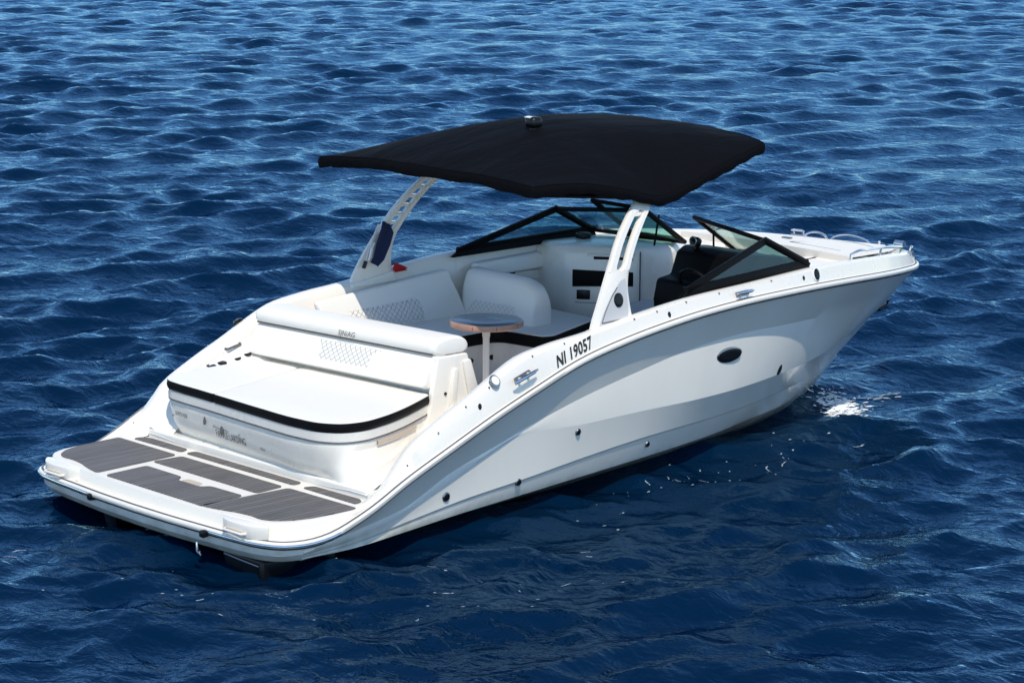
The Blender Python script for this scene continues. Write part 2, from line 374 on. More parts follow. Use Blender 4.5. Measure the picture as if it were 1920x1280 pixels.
# ------------------------------------------------------------------ the boat
boat = bpy.data.objects.new("motor_boat", None); COL.objects.link(boat)
boat['label'] = 'white open motor boat with black sun canopy and grey decked swim platform'
boat['category'] = 'motor boat'
PX = [.03, .04, .065, .09, .13, .20, .32, .50, .8, 3, 4.5, 5.5, 6.2, 6.8, 7.4, 7.8, 8.1, 8.3, 8.42, 8.47]
PY = [0, .4, .76, 1.05, 1.25, 1.36, 1.425, 1.455, 1.47, 1.47, 1.45, 1.37, 1.25, 1.10, .88, .68, .47, .28, .12, 0]
ZRX = [.0, .3, .5, .845, 1.219, 1.616, 2.016, 2.426, 2.853, 3.3, 3.69, 4.1, 4.63, 5.23, 6.06, 6.75, 7.46, 7.82, 8.2, 8.47]
ZRZ = [.235, .215, .225, .327, .50, .658, .809, .946, 1.078, 1.165, 1.22, 1.262, 1.288, 1.292, 1.264, 1.217, 1.153, 1.113, 1.07, 1.04]
CX = [.8, 1.0, 1.13, 1.27, 1.63, 1.875, 2.08, 2.31, 2.6, 3.02, 3.457, 4.06, 4.79, 5.6, 6.0, 6.57, 7.33, 8.0, 8.47]
CZ = [.40, .50, .60, .70, .89, 1.0, 1.10, 1.20, 1.25, 1.288, 1.345, 1.405, 1.43, 1.445, 1.44, 1.40, 1.33, 1.24, 1.16]
def cub(X, Y):
    X = np.array(X, float); Y = np.array(Y, float); m = np.gradient(Y, X)
    def f(x):
        x = min(max(x, X[0]), X[-1]); i = min(max(int(np.searchsorted(X, x, 'right')) - 1, 0), len(X) - 2)
        h = X[i+1]-X[i]; u = (x-X[i])/h
        return float((2*u**3-3*u**2+1)*Y[i]+(u**3-2*u**2+u)*h*m[i]+(-2*u**3+3*u**2)*Y[i+1]+(u**3-u**2)*h*m[i+1])
    return f
zr = cub(ZRX, ZRZ); zcf = cub(CX, CZ)
_side = cub(PX[5:-4], PY[5:-4])
def hb(x):
    if x <= .2 or x >= 7.8: return float(np.interp(x, PX, PY))
    return _side(x)
# closed plan of the rub rail: starboard bow -> aft -> port bow
half = catmull(list(zip(PX, PY)), 150)          # centre aft -> bow, port side (+y)
half[0, 1] = 0; half[-1, 1] = 0
plan = np.vstack([half[::-1] * [1, -1], half[1:]])     # bow(0) -> starboard -> aft centre -> port -> bow
def plan_normals(P):
    t = np.gradient(P, axis=0); t /= np.linalg.norm(t, axis=1)[:, None]
    n = np.stack([-t[:, 1], t[:, 0]], 1)                 # to the inside
    c = np.array([4.0, 0])
    for i in range(len(P)):
        if np.dot(n[i], c - P[i]) < 0: n[i] *= -1
    return n
PN = plan_normals(plan)
PN[0] = (-1, 0); PN[-1] = (-1, 0)
def off_plan(i, d):
    p = plan[i] + PN[i] * d
    if plan[i][1] * p[1] < 0 or abs(plan[i][1]) < 1e-6: p[1] = 0 if plan[i][0] > 4 else p[1]
    return p
def ring_levels(x, port):
    """(inset, z) of the deck moulding at station x, from the rub rail inwards"""
    z0 = zr(x); zc = zcf(x); w = sstep(.72, 1.35, x)
    A = [(.000, z0 + .045), (.018, z0 + .05), (.064, .266), (.069, .269), (.076, .352), (.085, .362), (.12, .3635), (.20, .362)]
    face = (zc - z0 - .05)
    zin = float(np.interp(x, [1.0, 1.2, 1.5, 1.8, 2.4, 2.6, 4.9, 5.7, 6.5, 6.75], [.37, .43, .54, .59, .62, .50, .50, 1.0, 1.05, zc - .06]))
    B = [(.000, z0 + .045), (.018, z0 + .05), (.044, z0 + .05 + face * .84), (.058, zc - .012), (.085, zc - .002), (.135, zc - .010), (.165, zc - .04), (.25, zin)]
    return [(lerp(a[0], b[0], w), lerp(a[1], b[1], w)) for a, b in zip(A, B)]
def deck_ring():
    rings = []
    NL = 8
    for j in range(NL):
        ring = []
        for i in range(len(plan)):
            x = plan[i][0]; L = ring_levels(x, plan[i][1] > 0)[j]
            p = off_plan(i, L[0]); ring.append((p[0], p[1], L[1]))
        rings.append(ring)
    return rings
MB().loft(deck_ring()).build("deck_moulding", GEL, boat, 42)
def gun(x, t, side=-1, out=0.0):
    """point and outward normal on the gunwale's outer face; t 0 at the seam, 1 at the crest"""
    L = ring_levels(x, False); a, b, c, d = L[1], L[2], L[3], L[4]
    if t < .72: k = t / .72; o, z = lerp(a[0], b[0], k), lerp(a[1], b[1], k); dz, do = b[1] - a[1], b[0] - a[0]
    else: k = (t - .72) / .28; o, z = lerp(b[0], c[0], k), lerp(b[1], c[1], k); dz, do = c[1] - b[1], c[0] - b[0]
    n = Vector((0, side * dz, do)).normalized()
    return Vector((x, side * (hb(x) - o), z)) + n * out, n
# rub rail: white strip with a dark seam above and a dark line below
def rail(name, prof, m, parent):
    rings = []
    for i in range(len(plan)):
        x = plan[i][0]; z0 = zr(x); r = []
        for (o, dz) in prof:
            p = plan[i] - PN[i] * o; r.append((p[0], p[1], z0 + dz))
        rings.append(r)
    return MB().loft(rings, True).build(name, m, parent, 50)
rub = rail("rub_rail", [(-.01, .044), (.016, .043), (.024, .036), (.024, .010), (.016, .002), (-.01, .001)], GEL, boat)
rail("rail_seam", [(-.02, .0465), (.002, .0495), (.006, .0465), (.002, .0435)], SEAM, rub)
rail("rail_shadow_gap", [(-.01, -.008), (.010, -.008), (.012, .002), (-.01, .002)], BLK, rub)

# hull: longitudinal curves, each (x, half beam, z)
top = [(x, hb(x) - .004, zr(x) - .004) for x in [.3, .5, .85, 1.3, 1.8, 2.4, 3.0, 3.6, 4.2, 4.8, 5.4, 6.0, 6.6, 7.1, 7.5, 7.8, 8.1, 8.3]] + [(8.44, 0.0, zr(8.44) - .004)]
band = [(.32, 1.42, .18), (.85, 1.405, .235), (1.3, 1.393, .305), (1.7, 1.385, .46), (2.1, 1.378, .57), (2.5, 1.376, .68), (3.0, 1.376, .80), (3.6, 1.372, .91), (4.2, 1.36, 1.0), (4.8, 1.325, 1.03), (5.4, 1.25, 1.01), (6.0, 1.12, .98), (6.6, .94, .93), (7.1, .74, .87), (7.5, .54, .81), (7.85, .33, .76), (8.30, 0, .70)]
knuc = [(.34, 1.40, .155), (.85, 1.385, .18), (1.3, 1.375, .26), (1.8, 1.365, .43), (2.3, 1.357, .60), (3.05, 1.352, .60), (3.63, 1.342, .60), (4.27, 1.32, .59), (4.8, 1.268, .588), (5.22, 1.195, .59), (5.7, 1.075, .59), (6.12, .94, .59), (6.6, .74, .58), (7.05, .50, .56), (7.4, .27, .52), (7.86, 0, .43)]
chine = [(.35, 1.395, .13), (.85, 1.375, .145), (1.3, 1.355, .19), (1.84, 1.335, .245), (2.47, 1.312, .285), (3.04, 1.292, .33), (3.69, 1.268, .37), (4.2, 1.225, .378), (4.8, 1.14, .375), (5.45, .99, .372), (6.0, .81, .365), (6.54, .60, .35), (7.0, .37, .325), (7.62, 0, .29)]
lip = [(x, max(0, y - .014), z - .018) for x, y, z in chine]
strake = [(.36, 1.385, .106), (.85, 1.375, .106), (1.3, 1.335, .115), (1.84, 1.295, .135), (2.47, 1.255, .15), (3.04, 1.22, .165), (3.69, 1.178, .18), (4.2, 1.12, .185), (4.8, 1.02, .185), (5.45, .85, .18), (6.0, .70, .175), (6.54, .46, .165), (7.0, .21, .15), (7.42, 0, .14)]
band = [(x, y - .026 * sstep(8.0, 6.5, x) * sstep(.4, 1.6, x), z) for x, y, z in band]
knuc = [(x, y - .008 * sstep(7.5, 5.5, x) * sstep(.4, 1.6, x), z) for x, y, z in knuc]
_i = next(i for i in range(len(plan)) if plan[i][0] <= .40); _e, _n = plan[_i], PN[_i]
def _st(o, z): q = _e + _n * o; return (float(q[0]), abs(float(q[1])), z)
top[0] = _st(.004, zr(_e[0]) - .004); band[0] = _st(.009, .185); knuc[0] = _st(.012, .165); chine[0] = _st(.032, .140); lip[0] = _st(.042, .128); strake[0] = _st(.05, .118)
top = [p for k, p in enumerate(top) if k == 0 or p[0] > .6]
def resamp(P, n=110):
    return catmull(P, n)
cv = [resamp(c) for c in (strake, chine, knuc, band, top, lip)]
# extra curves between the main ones give the concave upper topside and a slightly full lower panel
def between(a, b, t, bulge):
    m = a * (1 - t) + b * t; m = m.copy(); m[:, 1] = np.maximum(0, m[:, 1] + bulge * np.minimum(1, m[:, 1] / .3)); return m
seq = [cv[0], between(cv[0], cv[5], .5, .004), cv[5], cv[1], between(cv[1], cv[2], .5, -.004), cv[2], between(cv[2], cv[3], .5, .005), cv[3], between(cv[3], cv[4], .35, -.004), between(cv[3], cv[4], .7, -.003), between(cv[3], cv[4], .9, -.001), cv[4]]
hm = MB()
for sg in (1, -1):
    hm.loft([[(p[0], sg * p[1], p[2]) for p in c] for c in seq])
# bottom below the strake, from the transom forward
i0 = int(np.argmin(abs(cv[0][:, 0] - 1.3)))
st = cv[0][i0:]
keel = np.array([(lerp(1.3, 7.42, (k / (len(st) - 1))), 0, float(np.interp(k / (len(st) - 1), [0, .7, .86, .95, 1], [-.42, -.42, -.33, -.10, .139]))) for k in range(len(st))])
for sg in (1, -1):
    hm.loft([[(p[0], sg * p[1], p[2]) for p in st], [(p[0], sg * p[1], p[2]) for p in keel]])
# transom and the underside of the platform
a, k0 = st[0], keel[0]
hm.add([(a[0], a[1], a[2]), (a[0], -a[1], a[2]), (k0[0], 0, k0[2])], [(0, 1, 2)])
# stern shell round the platform's aft edge
idx = [i for i in range(len(plan)) if plan[i][0] <= .40 and abs(plan[i][1]) < 1.48]
sh = []
for (o, zz) in ((.004, None), (.012, .165), (.05, .118), (.16, .108), (.5, .112)):
    sh.append([(*(plan[i] + PN[i] * o), (zr(plan[i][0]) - .004) if zz is None else zz) for i in idx])
hm.loft(sh)
hm.add([(.36, 1.39, .113), (1.34, 1.32, .118), (1.34, -1.32, .118), (.36, -1.39, .113)], [(0, 1, 2, 3)])
hull = hm.build("hull", HULLM, boat, 24)
def crease(o, curves):
    """hard styling lines along the topsides"""
    key = lambda v: (round(v[0], 3), round(abs(v[1]), 3), round(v[2], 3))
    S = [{key(p) for p in c} for c in curves]
    V = [key(v.co) for v in o.data.vertices]
    at = o.data.attributes.get("sharp_edge") or o.data.attributes.new("sharp_edge", 'BOOLEAN', 'EDGE')
    for e in o.data.edges:
        a, b = V[e.vertices[0]], V[e.vertices[1]]
        if any(a in q and b in q for q in S): at.data[e.index].value = True
crease(hull, [cv[1], cv[2], cv[3][cv[3][:, 0] < 6.0], cv[5], cv[0]])

def hull_y(x, z):
    ys = []
    for c in seq:
        ys.append((float(np.interp(x, c[:, 0], c[:, 2])), float(np.interp(x, c[:, 0], c[:, 1]))))
    ys.sort(); return float(np.interp(z, [q[0] for q in ys], [q[1] for q in ys]))
# through-hull fittings, drain and the oval port light
def fitting(x, z, r, name, side=-1, ring=True):
    y = hull_y(x, z); n = Vector((0, side, -.12)).normalized()
    f = MB().disc((x, side * y, z), n, r, .012).build(name, DSTEEL if ring else BLK, hull)
    if ring: MB().disc((x, side * (y + .011), z), n, r * .72, .006).build("fitting_opening", BLK, f)   # the dark mouth
    return f
for side in (-1, 1):
    for x, z, r in ((1.68, .30, .034), (2.41, .27, .028), (2.98, .55, .026), (3.84, .30, .024)):
        fitting(x, z, r, "through_hull_fitting", side)
    y = hull_y(5.45, .63)
    MB().disc((5.45, side * y, .63), (0, side, -.1), .02, .01, ry=.045, up=(.5, 0, 1)).build("drain_slot", BLK, hull)
    y = hull_y(4.65, .885); n = Vector((0.03, side, -.12))
    w_ = MB().disc((4.65, side * (y + .0), .885), n, .150, .014, seg=32, ry=.060).build("hull_window", DSTEEL, hull)
    MB().disc((4.65, side * (y + .012), .885), n, .138, .008, seg=32, ry=.050).build("window_pane", BLK, w_)
# towing eye on the stem
MB().tube([(8.26, .0, .70), (8.335, 0, .685), (8.315, 0, .64), (8.20, 0, .62)], .018, 8).build("bow_eye", BLK, hull)

# ---- swim platform top
ip = [i for i in range(len(plan)) if plan[i][0] <= 1.02]
pl = [tuple(plan[i] + PN[i] * .100) for i in ip]
pl_poly = pl + [(1.30, pl[-1][1]), (1.30, pl[0][1])]
MB().prism(pl_poly, 'z', .345, .3635).build("swim_platform", NONSKID, boat, 30)
ZT = .3675
def sym(P): return [(x, -y) for x, y in P]
big = [(.866, .640), (.872, 1.365), (.70, 1.358), (.50, 1.345), (.36, 1.30), (.265, 1.225), (.228, 1.14), (.24, 1.03), (.222, .90), (.19, .80), (.165, .70), (.150, .60)]
panels = [big, sym(big),
  [(.945, .690), (1.03, .72), (1.036, 1.20), (.99, 1.265), (.935, 1.265)], sym([(.945, .690), (1.03, .72), (1.036, 1.20), (.99, 1.265), (.935, 1.265)]),
  [(.945, -.600), (1.03, -.59), (1.03, .63), (.945, .64)],
  [(.625, -.60), (.868, -.58), (.868, .58), (.625, .60)],
  [(.150, -.63), (.515, -.59), (.505, -.24), (.440, -.20), (.440, .05), (.515, .10), (.520, .525), (.150, .50)]]
plat = [o for o in bpy.data.objects if o.name == "swim_platform"][0]
for P in panels:
    Q = round_corners(P, .035, 3)
    MB().prism(Q, 'z', .3625, ZT + .003).build("teak_panel", TEAK, plat, 30)
# hatch latch between the centre panels
MB().prism(round_corners([(.455, -.17), (.515, -.14), (.515, .02), (.455, .03)], .015), 'z', .362, .368).build("hatch_latch", BEIGE, plat, 30)
# riser step behind the teak, towards the transom
rs = [(1.045, -1.28), (1.06, -1.30), (1.30, -1.30), (1.30, 1.30), (1.06, 1.30), (1.045, 1.28)]
MB().prism([(1.055, -1.22), (1.09, -1.30), (1.35, -1.32), (1.35, 1.32), (1.09, 1.30), (1.055, 1.24), (1.05, 0.0)], 'z', .35, .425, .012, 3).build("transom_step", GEL, boat, 40)
# stainless trim along the aft corners
def trim(y0, y1, name):
    pts = []
    ii = [i for i in range(len(plan)) if plan[i][0] < .75 and y0 <= plan[i][1] <= y1]
    for i in ii:
        p = plan[i] - PN[i] * .022; pts.append((p[0], p[1], zr(plan[i][0]) + .020))
    return MB().tube(pts, .010, 10).build(name, STEEL, rub)
trim(.50, 1.465, "stern_trim"); trim(-1.465, -.80, "stern_trim")
for y in (.50, -.79):
    MB().bevbox((.03, y, .235), (.05, .05, .05), .012).build("hinge_bracket", BLK, plat)
MB().tube([(-.03, -.79, .19), (-.035, -.80, .13), (-.02, -.815, .105), (-.015, -.79, .12), (-.03, -.79, .17)], .008, 6).build("ladder_ring", STEEL, plat)
# recessed grab handles on the aft ledge
for yc in (1.02, -1.06):
    xx = .088
    MB().prism(smooth_poly([(xx + .10, yc - .27), (xx + .03, yc - .19), (xx - .012, yc - .12), (xx - .016, yc + .10), (xx + .03, yc + .18), (xx + .10, yc + .25), (xx + .13, yc)], 2), 'z', .27, .359, .005).build("handle_pod", GEL, plat, 40)
    MB().tube([(xx - .005, yc - .11, .300), (xx - .040, yc - .10, .302), (xx - .040, yc + .08, .302), (xx - .005, yc + .10, .300)], .010, 8).build("grab_handle", GEL, plat)
    MB().bevbox((xx - .012, yc, .300), (.02, .17, .035), .008).build("handle_recess", BEIGE, plat)

# ---- stern drive and trim tabs under the platform
sd = MB().prism([(.95, -.40), (.95, .08), (.45, .10), (.34, .06), (.30, -.08), (.5, -.2), (.62, -.4)], 'y', -.30, .02, .03).build("stern_drive", BLK, boat)
MB().prism([(.17, .115), (.18, -.02), (.30, -.12), (.8, -.14), (.8, .11)], 'y', -1.23, -.80, .03, 3).build("drive_shroud", BLK, sd)
MB().tube([(.165, -1.235, .10), (.155, -1.245, .03), (.18, -1.25, -.08)], [.022, .02, .016], 10).build("trim_ram", BLK, sd)
MB().tube([(.164, -.83, .085), (.158, -1.0, .08), (.164, -1.20, .07)], .006, 6).build("shroud_seam", DSTEEL, sd)
for y0, y1 in ((.385, .53),):
    MB().prism([(.13, .15), (.16, .02), (.24, -.14), (.42, -.14), (.42, .12)], 'y', y0, y1, .012).build("trim_tab", BLK, boat)

# ---- cockpit sole, side decks
MB().prism([(2.1, -1.20), (5.2, -1.05), (5.9, -.82), (6.4, -.55), (6.75, -.3), (6.75, .3), (6.4, .55), (5.9, .82), (5.2, 1.05), (2.1, 1.20)], 'z', .46, .502).build("cockpit_sole", NONSKID, boat, 30)
WF = [(1.05, .40), (1.12, .435), (1.25, .495), (1.45, .56), (1.8, .61), (2.2, .625), (2.45, .628), (2.5, .60), (2.5, .49)]
MB().loft([[(x, y, lerp(.385, z, w) if x < 1.6 else z) for x, z in WF] for y, w in ((-1.25, 1), (-1.06, 1), (-.86, 0), (.9, 0), (1.06, .6), (1.25, 1))]).build("walkway_floor", GEL, boat, 50)
# port side deck beside the sun pad
MB().loft([[(x, 1.0, z0), (x, 1.16, z1), (x, 1.26, z2)] for x, z0, z1, z2 in ((1.065, .40, .42, .45), (1.14, .45, .48, .56), (1.27, .58, .63, .68), (1.38, .72, .75, .75), (1.50, .81, .82, .81), (1.75, .83, .84, .88), (2.1, .84, .88, 1.02), (2.5, .89, .96, 1.17))]).build("side_deck", GEL, boat, 60)
for x, y, z in ((1.60, 1.185, .834), (1.70, 1.185, .845), (1.84, 1.19, .865), (1.94, 1.19, .885)):
    MB().disc((x, y, z), (-.1, -.15, 1), .038, .006, up=(1, 0, 0)).build("cup_holder", BLK, boat)
hp = MB().bevbox((1.86, 1.265, .90), (.16, .02, .05), .01).build("side_handle", GEL, boat)
MB().tube([(1.79, 1.262, .93), (1.80, 1.235, .93), (1.92, 1.235, .955), (1.93, 1.262, .955)], .01, 8).build("handle_bar", INKG, hp)

# ---- stern lounge: base, sun pads, backrest
outl = [(2.14, -.665), (1.95, -.76), (1.72, -.865), (1.45, -.955), (1.25, -.985), (1.10, -.94), (1.01, -.82), (.975, -.60), (.985, -.2), (1.01, .2), (1.035, .6), (1.045, .85), (1.075, 1.02), (1.15, 1.10), (1.35, 1.13), (2.14, 1.14)]
outs = [tuple(p) for p in catmull(outl, 90)]
def inset_open(P, d):
    P = np.array(P); t = np.gradient(P, axis=0); t /= np.linalg.norm(t, axis=1)[:, None]; n = np.stack([-t[:, 1], t[:, 0]], 1)
    if np.dot(n[len(P)//2], np.array([1.8, 0]) - P[len(P)//2]) < 0: n = -n
    n[0] = (0, 1) ; n[-1] = (0, -1)
    return P + n * d
base_rings = []
for d, z in ((.015, .772), (.004, .765), (.004, .705), (.012, .697), (.014, .694), (.012, .690), (.020, .63), (.044, .52), (.078, .45), (.105, .418), (.12, .36)):
    fl_ = max(0.0, (.66 - z) / .245) ** 1.5                      # the starboard side sweeps out into the walkway
    q0, q1 = inset_open(outs, d), inset_open(outs, .02 - .14 * fl_)
    ring = []
    for k, p in enumerate(outs):
        nn_ = np.array(q1[k]) - np.array(inset_open(outs, .02)[k]) if fl_ > .05 else (0, 0)
        ln_ = math.hypot(*nn_) + 1e-9; wgt = max(0.0, min(1.0, (-nn_[1] / ln_ - .45) / .5)) if p[1] < 0 else 0.0
        a_, b_ = q0[k], q1[k]; ring.append((max(1.056 if z < .43 else 0, lerp(a_[0], b_[0], wgt)), lerp(a_[1], b_[1], wgt), z))
    base_rings.append(ring)
lounge = MB().loft(base_rings).build("stern_lounge_base", GEL, boat, 35)
MB().add([(p[0], p[1], .770) for p in inset_open(outs, .02)], [tuple(range(len(outs)))]).build("lounge_deck", GEL, lounge)
g = inset_open(outs, .009)
MB().tube([(p[0], p[1], .695) for p in g], .005, 6).build("hatch_seam", SEAM, lounge)
vs_ = [k for k, p in enumerate(outs) if 1.36 < p[0] < 1.96 and p[1] < 0]
v0, v1 = inset_open(outs, .002), inset_open(outs, .018)
MB().loft([[(v1[k][0], v1[k][1], .675) for k in vs_], [(v0[k][0], v0[k][1], .672) for k in vs_], [(v0[k][0], v0[k][1], .645) for k in vs_], [(v1[k][0], v1[k][1], .642) for k in vs_]]).build("vent_slot", BEIGE, lounge, 40)
def cushion(outline, z0, z1, r, name, m, parent, side=None, crown=.0):
    """upholstered pad with a rolled top edge; the side band is its own part"""
    b = MB(); rings = []
    for k in range(5):
        a = k / 4 * math.pi / 2; rings.append([(p[0], p[1], z1 - r + r * math.sin(a)) for p in offset_poly(outline, r * (1 - math.cos(a)))])
    c = np.mean(np.array(outline), axis=0)
    for s_, cz in ((.93, .3), (.7, .8), (.35, 1.0)):
        last = np.array(offset_poly(outline, r)); rings.append([(c[0] + (p[0]-c[0])*s_, c[1] + (p[1]-c[1])*s_, z1 + crown * cz) for p in last])
    b.loft(rings, True, False, True)
    if side is None: b.loft([[(p[0], p[1], z0) for p in offset_poly(outline, .004)], rings[0]], True, True, False)
    o = b.build(name, m, parent, 60)
    if side is not None:
        MB().loft([[(p[0], p[1], z0) for p in offset_poly(outline, .012)], [(p[0], p[1], z0 + .012) for p in offset_poly(outline, -.002)], [(p[0], p[1], lerp(z0, z1 - r, .5)) for p in offset_poly(outline, -.008)], [(p[0], p[1], z1 - r + .002) for p in offset_poly(outline, -.001)]], True, True, False).build("black_band", side, o, 60)
    return o
iy = [i for i, p in enumerate(outs) if p[1] < .385]; jy = [i for i, p in enumerate(outs) if p[1] > .40]
main = [outs[i] for i in iy] + [(1.03, .392), (2.02, .62), (2.14, .64)]
main = [outs[i] for i in iy] + [(1.022, .385), (2.14, .70)]
port = [(1.03, .400)] + [outs[i] for i in jy] + [(2.14, .715)]
sun_m = cushion(round_corners(main, .03, 3), .762, .842, .010, "sun_pad", VINYL, boat, BLKV, .012)
sun_p = cushion(round_corners(port, .03, 3), .762, .842, .010, "sun_pad", VINYL, boat, BLKV, .008)
# backrest: lower panel leaning forward, with a rolled bolster along its top
Y0, Y1 = -.655, 1.22
def xsec(profile, y0, y1, nb, name, m, parent, endr=.05, slope=0.0):
    """cushion with a fixed side profile (x, z), softly closed at both ends"""
    P = np.array(profile); c = P.mean(0); rings = []
    for k in range(nb + 1):
        a = k / nb * math.pi / 2; s_ = 1 - (1 - math.sin(a)) * (endr / max(np.ptp(P[:, 0]), np.ptp(P[:, 1])) * 2)
        rings.append([(c[0] + (p[0]-c[0])*s_, y0 + endr*(1-math.cos(a)), c[1] + (p[1]-c[1])*s_) for p in P])
    mid = [[(p[0], lerp(y0 + endr, y1 - endr, t), p[1]) for p in P] for t in (.25, .5, .75)]
    R2 = [[(q[0], y1 + y0 - q[1], q[2]) for q in r] for r in rings[::-1]]
    return MB().loft(rings + mid + R2, True, True, True).build(name, m, parent, 60)
lowp = smooth_poly([(2.115, .885), (2.085, .90), (2.195, 1.12), (2.36, 1.12), (2.36, .87), (2.14, .87)], 2)
back = xsec(lowp, Y0, Y1, 5, "lounge_backrest", VINYL, boat, .025)
bol = smooth_poly([(2.180, 1.122), (2.178, 1.19), (2.235, 1.228), (2.44, 1.238), (2.545, 1.18), (2.54, 1.10), (2.40, 1.10), (2.26, 1.10)], 3)
bolo = xsec(bol, Y0 - .01, Y1 + .01, 6, "bolster", VINYL, back, .05)
MB().tube([(2.198, Y0 + .02, 1.117), (2.198, Y1 - .02, 1.117)], .007, 6).build("piping", SEAM, back)
MB().prism([(2.20, .70), (2.235, 1.09), (2.54, 1.075), (2.63, .50), (2.16, .50)], 'y', -.645, 1.2, .012).build("backrest_shell", GEL, back, 30)
# moulded end with step and pocket on the starboard side of the backrest
ep = MB().prism([(2.13, .74), (2.20, 1.10), (2.49, 1.10), (2.60, .80), (2.66, .50), (2.05, .50)], 'y', -.69, -.644, .012, 3).build("end_moulding", GEL, back, 40)
MB().prism([(2.30, .72), (2.335, 1.0), (2.37, 1.01), (2.385, .98), (2.36, .72)], 'y', -.715, -.688, .008).build("moulded_rib", GEL, ep)
MB().prism([(2.30, .735), (2.29, .68), (2.56, .70), (2.58, .765)], 'y', -.76, -.688, .012).build("moulded_step", GEL, ep)
MB().prism([(2.43, 1.05), (2.50, 1.06), (2.59, .80), (2.49, .78)], 'y', -.715, -.688, .012).build("moulded_rib", GEL, ep)
MB().disc((2.27, -.692, .83), (0, -1, 0), .012, .006).build("socket", BLK, ep)
# quilted patch
def quilt(c00, c10, c11, c01, name, parent, off, nu=8, nv=6):
    c00, c10, c11, c01 = map(Vector, (c00, c10, c11, c01)); n = (c10 - c00).cross(c01 - c00).normalized() * off
    v = []; f = []; uv = []
    W_ = ((c10-c00).length + (c11-c01).length)/2; H_ = ((c01-c00).length+(c11-c10).length)/2
    for j in range(nv + 1):
        for i in range(nu + 1):
            u, w = i / nu, j / nv
            edge = min(1, min(u, 1-u, w, 1-w) * 8)
            p = (c00*(1-u)+c10*u)*(1-w) + (c01*(1-u)+c11*u)*w + n * (edge) ; v.append(p); uv.append((u*W_, w*H_))
    for j in range(nv):
        for i in range(nu): a = j*(nu+1)+i; f.append((a, a+1, a+nu+2, a+nu+1))
    me = bpy.data.meshes.new(name); me.from_pydata([tuple(p) for p in v], [], f); me.update(); me.shade_smooth()
    L = me.uv_layers.new(name="UVMap")
    for p in me.polygons:
        for li in p.loop_indices: L.data[li].uv = uv[me.loops[li].vertex_index]
    me.materials.append(QUILT); o = bpy.data.objects.new(name, me); COL.objects.link(o); o.parent = parent; return o
quilt((2.110, -.14, .93), (2.110, .52, .93), (2.184, .50, 1.082), (2.184, -.14, 1.082), "quilted_panel", back, -.010)

def skew(o):
    for v in o.data.vertices:
        if v.co.z > .45: v.co.x -= .075 * (v.co.y + .66)
    for c in o.children: skew(c)
skew(back)
# ---- text helper
def text_mesh(name, body, height, m, parent, mapper, shear=0.0, spacing=1.0, squash=1.0, bold=0.0):
    cu = bpy.data.curves.new(name, 'FONT'); cu.body = body; cu.size = height / 0.7; cu.shear = shear; cu.space_character = spacing; cu.resolution_u = 4; cu.offset = bold
    o = bpy.data.objects.new(name + "_tmp", cu); COL.objects.link(o)
    dg = bpy.context.evaluated_depsgraph_get(); me = bpy.data.meshes.new_from_object(o.evaluated_get(dg)); bpy.data.objects.remove(o)
    for v in me.vertices: v.co = mapper(v.co.x * squash, v.co.y)
    me.name = name; me.materials.clear(); me.materials.append(m)
    o2 = bpy.data.objects.new(name, me); COL.objects.link(o2); o2.parent = parent; return o2
dk = [o for o in bpy.data.objects if o.name == "deck_moulding"][0]
def reg_map(u, v):
    x = 2.64 + u; L = ring_levels(x, False); z = L[1][1] + .020 + v; t = (z - L[1][1]) / (L[2][1] - L[1][1]) * .72 if z < L[2][1] else .72 + .28 * (z - L[2][1]) / (L[3][1] - L[2][1])
    p, n = gun(x, min(t, 1.0), -1, .005)
    if t > 1.0: p = p + Vector((0, .03 * (t - 1), .05 * (t - 1)))
    return p
text_mesh("registration_lettering", "NI 19057", .084, INK, dk, reg_map, squash=.76, spacing=1.05, bold=.003)
def fas_map(y0, z0):
    def f(u, v):
        y = y0 - u; z = z0 + v
        pts = inset_open(outs, float(np.interp(z, [.45, .52, .63, .685], [.078, .044, .020, .012])) - .004)
        x = float(np.interp(y, pts[40:75, 1], pts[40:75, 0])) if pts[40, 1] < pts[75, 1] else float(np.interp(-y, -pts[40:75, 1], pts[40:75, 0]))
        return Vector((x, y, z))
    return f
text_mesh("stern_lettering", "BORFZA BDB", .030, INKG, lounge, fas_map(.93, .585), squash=.62)
text_mesh("stern_lettering", "FAWLE LARDING", .055, INKG, lounge, fas_map(.43, .512), squash=.63)
text_mesh("stern_lettering", "Nice", .024, INKG, lounge, fas_map(-.13, .515), squash=.8)
text_mesh("bolster_lettering", "SJNiAG", .042, INKG, bolo, lambda u, v: Vector((2.170 + v * .03 - .075 * (.30 - u + .66), .30 - u, 1.138 + v)), shear=.3, squash=.95)

# ---- badges on the stern fascia
def fas_pt(y, z): return fas_map(y, z)(0, 0)
for y, z, r, ry in ((.545, .61, .012, .032), (.335, .575, .020, .034)):
    MB().disc(fas_pt(y, z), (-1, 0, .15), r, .008, ry=ry).build("stern_badge", INKG, lounge)
for a_, b_ in ((.42, .355), (.315, .25)):
    MB().add([fas_pt(a_, .59) + Vector((-.004, 0, 0)), fas_pt(b_, .58) + Vector((-.004, 0, 0)), fas_pt(b_, .574) + Vector((-.004, 0, 0)), fas_pt(a_, .585) + Vector((-.004, 0, 0))], [(0, 1, 2, 3)]).build("stern_badge_bar", INKG, lounge, None)
for y, z in ((.98, .57), (.44, .585), (.12, .58)):
    MB().disc(fas_pt(y, z), (-1, 0, .15), .007, .004, seg=10).build("snap_stud", DSTEEL, lounge)

